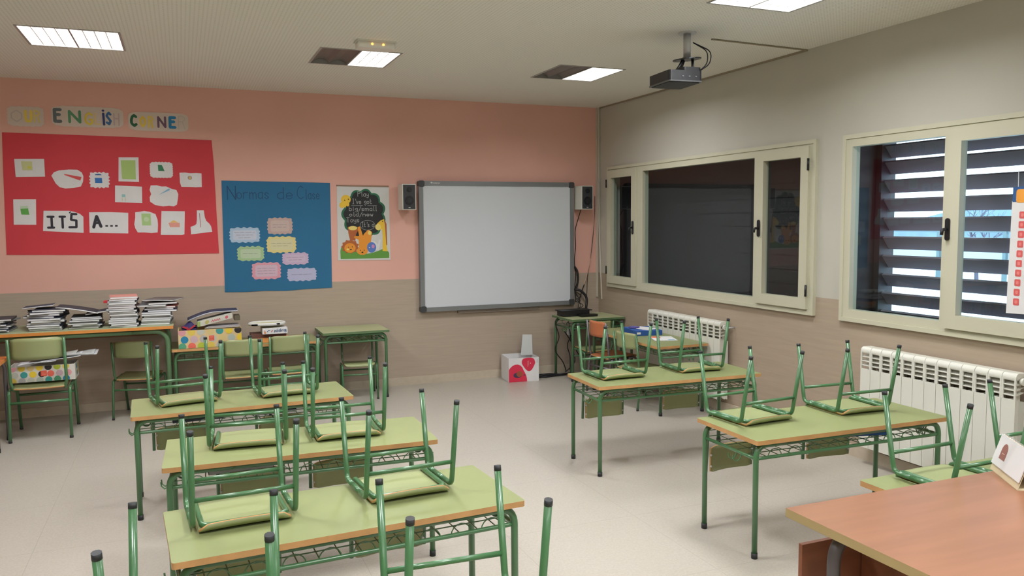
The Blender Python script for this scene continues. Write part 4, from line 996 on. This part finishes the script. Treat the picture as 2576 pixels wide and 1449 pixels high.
for pi_, (px, py, n, ht, wd, sp, nm) in enumerate(PILES):
    z = .8465; hh = ht / n
    for k in range(n):
        col = COV[R.randrange(len(COV))]; top_ = k == n - 1
        if pi_ == 3 and top_: col = (214, 150, 140)
        if pi_ == 3 and k == 10: col = (96, 60, 50)
        if pi_ == 4 and k == 9: col = (130, 52, 46)
        if pi_ == 4 and k == 8: col = (52, 62, 110)
        if pi_ == 4 and k in (11,): col = (98, 94, 92)
        if pi_ == 1 and k in (9, 8): col = (44, 50, 66)
        if pi_ == 2 and k == 7: col = (42, 46, 54)
        up_ = k > .55 * n
        book(px + R.uniform(-.35, .35) * sp * (1.5 if up_ and pi_ in (0, 1, 4) else .6), py + R.uniform(-.02, .02), z, wd, .30, hh, R.uniform(-1, 1) * (.34 if up_ and pi_ in (0, 1, 4) else .09), col,
             '%s exercise book from the bottom, in the %s' % (ORD[k], nm) if 0 < k < n - 1 else ('%smost exercise book of the %s' % ('top' if top_ else 'bottom', nm)), 'exercise books on the long table')
        z += hh
tops = {i: .8465 + p[3] for i, p in enumerate(PILES)}
# loose flopping books
def loose(name, x0, x1, y, zf, d_, th, mats, label, rz=0, cat='book', group='exercise books on the long table'):
    mb = MB(); mb.sheet(lambda u, v: (x0 + (x1 - x0) * u + (v - .5) * rz, y + d_ * (v - .5), zf(u)), 10, 4, th, (0, 0, 1)); return tag(mb.build(name, mats, None, 1), label, cat, group)
loose('exercise_book', -1.02, -.70, 7.92, lambda u: tops[1] + .012 - .062 * u ** 1.4, .28, .010, [flat((54, 58, 68)), M_PAPER], 'dark limp exercise book bridging the wide pile and the low pile')
loose('exercise_book', -.80, -.60, 7.93, lambda u: .962 + .028 * u, .26, .010, [flat((50, 56, 70)), M_PAPER], 'dark exercise book leaning up to the tall pile')
loose('exercise_book', -.30, -.05, 7.95, lambda u: tops[4] + .022 - .012 * u * u, .28, .008, [flat((108, 104, 102)), M_PAPER], 'grey limp folder topmost on the right end pile', rz=.1)
loose('exercise_book', -1.28, -1.05, 7.96, lambda u: tops[1] + .010 + .018 * u, .2, .008, [flat((50, 60, 80)), M_PAPER], 'dark blue booklet topmost on the wide dark edged pile')
tag(MB().box((-.655, 7.80, 1.055), (-.62, 7.90, 1.072)).build('red_marker', flat((206, 52, 60))), 'small red tab sticking out of the tall central pile', 'tab')

# ------------------------------------------------------------------ spotted boxes
DOTC = [(212, 150, 156), (216, 188, 84), (176, 172, 172), (214, 184, 60), (190, 190, 178), (214, 190, 130), (176, 186, 176), (60, 150, 146), (232, 200, 60), (84, 156, 120), (36, 30, 34), (226, 104, 88), (34, 126, 164), (176, 186, 58), (200, 170, 180)]
def dots(mb, x0, x1, z0, z1, y, seed, base):
    r_ = random.Random(seed); cols = []
    rr_ = (z1 - z0) * .20; rows = [(z1 - rr_ * .5, 0), ((z0 + z1) / 2 - rr_ * .1, .5), (z0 + rr_ * .5, 0)]
    k = 0
    for zr_, sh in rows:
        x = x0 + rr_ * (1 + sh * 1.2)
        while x < x1 - rr_ * .3:
            pts = [(min(max(p[0], x0 + .001), x1 - .001), min(max(p[1], z0 + .001), z1 - .001)) for p in ell(x, zr_, rr_, n=18)]
            mb.prism(pts, 0, .0012, (base + k % len(DOTC),) * 3, lambda u, v, w_: (u, y - w_, v)); k += r_.choice((1, 2, 3)); x += rr_ * 2.45
def spotted_box(x0, x1, y0, y1, z0, z1, col, label, seed):
    t = empty('spotted_box', ((x0 + x1) / 2, (y0 + y1) / 2, z0), label, 'box'); th = .006; mb = MB()
    mb.box((x0, y0, z0), (x1, y1, z0 + th)); mb.box((x0, y0, z0 + th), (x1, y0 + th, z1)); mb.box((x0, y1 - th, z0 + th), (x1, y1, z1)); mb.box((x0, y0 + th, z0 + th), (x0 + th, y1 - th, z1)); mb.box((x1 - th, y0 + th, z0 + th), (x1, y1 - th, z1))
    dots(mb, x0, x1, z0, z1, y0, seed, 1)
    for yy in (y0 + .06, (y0 + y1) / 2, y1 - .06):
        for zz in (z0 + (z1 - z0) * .3, z0 + (z1 - z0) * .72): mb.prism(ell(yy, zz, .02, n=14), 0, .0012, (1 + int(yy * 100) % 15,) * 3, lambda u, v, w_: (x1 + w_, u, v))
    mb.build('carton', [flat(col)] + [flat(c) for c in DOTC], t); 
    mb = MB(); xc = x0 + (x1 - x0) * .52; zc = (z0 + z1) / 2; F2 = lambda u, v, w_: (u, y0 - w_, v)
    mb.prism([(xc - .022, zc - .022), (xc + .022, zc - .022), (xc + .022, zc + .024), (xc - .022, zc + .024)], .0012, .002, (0, 0, 0), F2)
    for q in range(3): ribbon(mb, [(xc - .014, zc + .012 - .011 * q), (xc + .014, zc + .012 - .011 * q)], .003, F2, .0026, 1)
    mb.build('red_label', [flat((222, 86, 66)), flat((236, 160, 140))], t); return t
spotted_box(-.065, .472, 7.70, 7.98, .6265, .788, (216, 190, 142), 'cream cardboard box with coloured spots on the low desk', 1)
spotted_box(-1.34, -.865, 7.50, 7.74, .458, .588, (214, 208, 200), 'white cardboard box with coloured spots on the chair seat', 5)
# things in and on the cream spotted box
t = empty('fabric_pencil_case', (.01, 7.82, .70), 'dark blue and red fabric pencil case in the cream spotted box', 'pencil case')
mb = MB(); mb.sheet(lambda u, v: (-.035 + .13 * u, 7.76 + .14 * v, .80 + .045 * sin(pi * u) * sin(pi * v) + .01 * sin(9 * u + 5 * v)), 12, 8, .004); mb.box((-.03, 7.765, .66), (.09, 7.885, .80)); mb.build('cloth', flat((46, 40, 92)), t, 1)
mb = MB(); F3 = lambda u, v, w_: (u, 7.762 - w_, v)
ribbon(mb, [(-.02, .815), (.03, .79), (.075, .822)], .016, F3, .006); ribbon(mb, [(.01, .81), (.015, .79)], .014, F3, .006); mb.build('red_trim', flat((176, 46, 60)), t)
t = empty('game_box', (.27, 7.85, .79), 'white and green board game box lying tilted on the cream spotted box', 'box')
F4 = lambda u, v, w_: (.10 + u * .965, 7.76 + w_ + .03 * u, .805 + v + u * .22)
mb = MB(); mb.prism([(0, 0), (.31, 0), (.31, .048), (0, .048)], 0, .20, (0, 0, 0), F4); mb.prism([(0, .001), (.025, .001), (.025, .047), (0, .047)], -.001, 0, (1, 1, 1), F4)
mb.prism(ell(.085, .024, .018), -.0014, -.0004, (2, 2, 2), F4); mb.prism(ell(.26, .022, .014), -.0014, -.0004, (3, 3, 3), F4)
for q in range(4): ribbon(mb, [(.125 + .02 * q, .014), (.135 + .02 * q, .03), (.142 + .02 * q, .016)], .006, F4, -.0018, 3)
mb.build('carton', [flat((206, 204, 192)), flat((150, 176, 96)), flat((186, 178, 110)), flat((204, 96, 110))], t)
MB().box((.42, 7.80, .846), (.47, 7.96, .888)).build('end_flap', flat((100, 92, 74)), t)
t = empty('blue_folder', (.22, 7.9, .88), 'dark blue folder lying over the tilted game box', 'folder')
mb = MB(); mb.sheet(lambda u, v: (.02 + .43 * u, 7.80 + .2 * v, .862 + .072 * sin(min(1, u * 1.6) * pi / 2) + .004 * v), 14, 3, .012, (0, 0, 1)); mb.build('cover', [flat((44, 52, 82)), flat((176, 176, 182))], t, 1)
for k in range(4):
    tag(MB().box((.16 + .01 * k, 7.75, .790 + .0042 * k), (.46, 7.95, .7935 + .0042 * k)).build('paper_pad', flat((206 - 8 * k, 200 - 8 * k, 182))), 'thin cream pad under the tilted game box, %s from the bottom' % ORD[k], 'paper', 'pads in the spotted box')
# right hand side of the low desk
t = empty('oval_tray', (.74, 7.85, .76), 'white oval tray game with blue patches on the low desk', 'tray')
mb = MB(); mb.tube([(.715 + .175 * cos(a) * (abs(cos(a)) ** -.3 if abs(cos(a)) > .2 else 1) * .9, 7.88 + .11 * sin(a), .795) for a in [2 * pi * i / 28 for i in range(28)]], .014, 8, closed=True)
mb.prism(ell(.715, 7.88, .17, .10, 28), .782, .790, (1, 1, 1)); mb.build('rim', [flat((222, 222, 216)), flat((196, 186, 120))], t, 1)
mb = MB()
for xx, ww in ((.60, .035), (.70, .02), (.80, .035)): mb.box((xx - ww, 7.755 + .01, .789), (xx + ww * .6, 7.765, .803))
mb.build('blue_patch', flat((44, 84, 140)), t)
t = empty('word_game_box', (.76, 7.82, .7), 'white flat game box lettered palabras on the low desk', 'box')
MB().box((.66, 7.735, .708), (.885, 7.95, .760)).build('carton', M_PAPER, t)
mb = MB(); F5 = lambda u, v, w_: (u, 7.734 - w_, v); write(mb, 'palabras', .765, .728, .028, .0035, F5, .001, ws=.62); ribbon(mb, [(.70, .73), (.715, .745), (.725, .742)], .005, F5, .001); ribbon(mb, [(.738, .728), (.748, .742)], .007, F5, .001, 1)
mb.prism([(.672, .715), (.690, .715), (.681, .75)], 0, .0008, (2, 2, 2), F5); ribbon(mb, [(.866, .745), (.872, .722), (.862, .72)], .004, F5, .001, 3)
mb.build('lettering', [flat((50, 80, 130)), flat((200, 110, 110)), flat((236, 132, 60)), flat((70, 110, 180))], t)
t = tag(MB().box((.62, 7.76, .6265), (.90, 7.97, .6675)).build('orange_carton', flat((226, 150, 84))), 'orange carton beneath the white word game box', 'box')
t = tag(MB().box((.545, 7.82, .6265), (.617, 8.0, .668)).box((.56, 7.8, .6682), (.88, 7.98, .706)).build('brown_carton', flat((108, 70, 62))), 'dark reddish carton left of the word game box', 'box')
# papers in the box on the chair
for k, (x0, x1, z, s_, yy, c) in enumerate(((-1.28, -1.0, .600, .03, 7.58, (214, 214, 220)), (-1.18, -.82, .602, .055, 7.6, (226, 226, 230)), (-1.05, -.70, .640, .02, 7.62, (200, 202, 206)), (-1.0, -.72, .655, .012, 7.6, (188, 190, 190)), (-1.2, -.86, .635, .03, 7.62, (190, 190, 186)))):
    mb = MB(); mb.sheet(lambda u, v: (x0 + (x1 - x0) * u, yy - .1 + .2 * v, z + s_ * u + .006 * sin(5 * u + 3 * v)), 10, 4, .005); tag(mb.build('loose_paper', flat(c), None, 1), ['lowest white paper bundle', 'broad white paper bundle slanting up to the right', 'grey paper bundle poking out to the right', 'topmost grey papers poking out to the right', 'upper grey papers at the left'][k] + ' in the box on the chair', 'paper', 'papers in the spotted box')

# ------------------------------------------------------------------ open white box on the floor
t = empty('open_box', (3.395, 8.08, 0), 'open white cardboard box with red speech shapes on the floor below the whiteboard', 'box')
X0, X1, Y0, Y1, ZB = -.175, .165, -.15, .17, .262; yawb = -.12
def BXF(x, y, z): return (3.40 + x * cos(yawb) - y * sin(yawb), 8.075 + x * sin(yawb) + y * cos(yawb), z)
def obox(mb, a, b, mi=0):
    n = MB().box(a, b); mb.add([BXF(*p) for p in n.v], n.f, mi)
mb = MB(); th = .004
obox(mb, (X0, Y0, .001), (X1, Y1, th)); obox(mb, (X0, Y0, th), (X1, Y0 + th, ZB)); obox(mb, (X0, Y1 - th, th), (X1, Y1, ZB)); obox(mb, (X0, Y0 + th, th), (X0 + th, Y1 - th, ZB)); obox(mb, (X1 - th, Y0 + th, th), (X1, Y1 - th, ZB))
mb.build('carton', M_PAPER, t)
mb = MB(); mb.add([BXF(X1 - .14, Y1 - .10, ZB - .01), BXF(X1 - .004, Y1 - .10, ZB - .01), BXF(X1 - .002, Y1 - .07, .475), BXF(X1 - .11, Y1 - .07, .48)] + [BXF(X1 - .14, Y1 - .096, ZB - .01), BXF(X1 - .004, Y1 - .096, ZB - .01), BXF(X1 - .002, Y1 - .066, .475), BXF(X1 - .11, Y1 - .066, .48)], [(0, 1, 2, 3), (7, 6, 5, 4), (0, 4, 5, 1), (1, 5, 6, 2), (2, 6, 7, 3), (3, 7, 4, 0)])
mb.build('raised_flap', mat('white flap', (206, 208, 206), .6), t)
FX = lambda u, v, w_: BXF(u, Y0 - w_, v)
mb = MB(); RD = 0
mb.prism([(X0 + .001, .002), (.03, .002)] + [(.028, .035), (.02, .07), (.006, .10), (-.01, .13), (-.022, .157), (-.042, .180), (-.072, .192), (-.102, .192), (-.13, .182), (-.155, .162), (X0 + .001, .138)], 0, .001, (0, 0, 0), FX)
mb.prism(chaikin([(.055, .110), (.085, .125), (.11, .17), (.126, .205), (.112, .245), (.085, .261), (.01, .261), (-.024, .245), (-.032, .205), (-.008, .165), (.025, .122)]), 0, .001, (0, 0, 0), FX)
mb.prism(ell(-.075, .075, .048, .03, 18), .001, .0016, (1, 1, 1), FX); mb.prism(ell(-.055, .088, .035, .032, 16), .0016, .002, (2, 2, 2), FX); mb.prism([(-.02, .075), (.012, .065), (.005, .08)], .0016, .002, (1, 1, 1), FX)
ribbon(mb, [(.04, .165), (.04, .225)], .004, FX, .002, 3); ribbon(mb, [(.05, .18), (.05, .23)], .002, FX, .002, 3); mb.prism(ell(.07, .20, .005), .001, .0018, (3, 3, 3), FX); ribbon(mb, [(.145, .205), (.145, .24)], .004, FX, .002, 4)
mb.build('printed_art', [flat((214, 44, 76)), flat((70, 60, 88)), flat((160, 84, 52)), flat((238, 190, 196)), flat((150, 150, 154))], t)

# ------------------------------------------------------------------ on the radiator desk
t = empty('blue_box_file', (4.20, 6.80, .626), 'blue flat box file lying on the radiator desk', 'box file')
mb = MB(); mb.box((4.03, 6.62, .6265), (4.30, 6.96, .672), 0, radians(-8)); mb.build('case', flat((38, 84, 156)), t)
mb = MB(); mb.box((4.035, 6.618, .64), (4.075, 6.6215, .66), 0, radians(-8), (4.165, 6.79)); mb.build('label', M_PAPER, t)
tag(MB().box((4.10, 6.66, .673), (4.26, 6.90, .677), 0, .3).build('loose_paper', M_PAPER), 'white sheet lying on top of the blue box file', 'paper')
tag(MB().box((4.06, 6.80, .678), (4.14, 6.88, .690), 0, .5).build('purple_notebook', flat((98, 92, 160))), 'small purple notebook on the blue box file', 'notebook')
t = empty('picture_book', (4.15, 6.36, .626), 'thin white and orange picture booklet on the radiator desk', 'book')
mb = MB(); mb.box((4.03, 6.24, .6265), (4.24, 6.50, .632), 0, -.35); mb.build('cover', M_PAPER, t)
mb = MB(); mb.box((4.035, 6.40, .6322), (4.12, 6.49, .633), 0, -.35, (4.135, 6.37)); mb.box((4.16, 6.26, .6322), (4.22, 6.30, .633), 1, -.35, (4.135, 6.37)); mb.build('printed_patch', [flat((232, 120, 84)), flat((110, 170, 200))], t)
# books in the wire shelves
def shelf_item(x, y, rz, w_, d_, col, edge, label):
    mb = MB(); mb.box((-w_ / 2, -d_ / 2, 0), (w_ / 2, d_ / 2, .02)); mb.box((-w_ / 2 + .002, -d_ / 2 - .0005, .002), (w_ / 2 - .002, -d_ / 2, .016), 1)
    o = mb.build('text_book', [flat(col), flat(edge)]); o.location = (x, y, .542); o.rotation_euler = (0, 0, rz); tag(o, label, 'book')
shelf_item(3.42, 3.40, -.25, .34, .24, (64, 70, 72), (60, 110, 190), 'grey and blue book lying in the wire shelf of the radiator side desk')
shelf_item(.22, 4.12, .03, .30, .22, (34, 34, 36), (170, 170, 172), 'dark book in the wire shelf of the middle left desk')
shelf_item(.05, 5.28, .05, .30, .22, (36, 46, 50), (60, 70, 80), 'dark folder in the left of the wire shelf of the farthest left desk')
shelf_item(.50, 5.28, .0, .26, .22, (34, 40, 80), (190, 190, 196), 'navy blue book in the wire shelf of the farthest left desk')
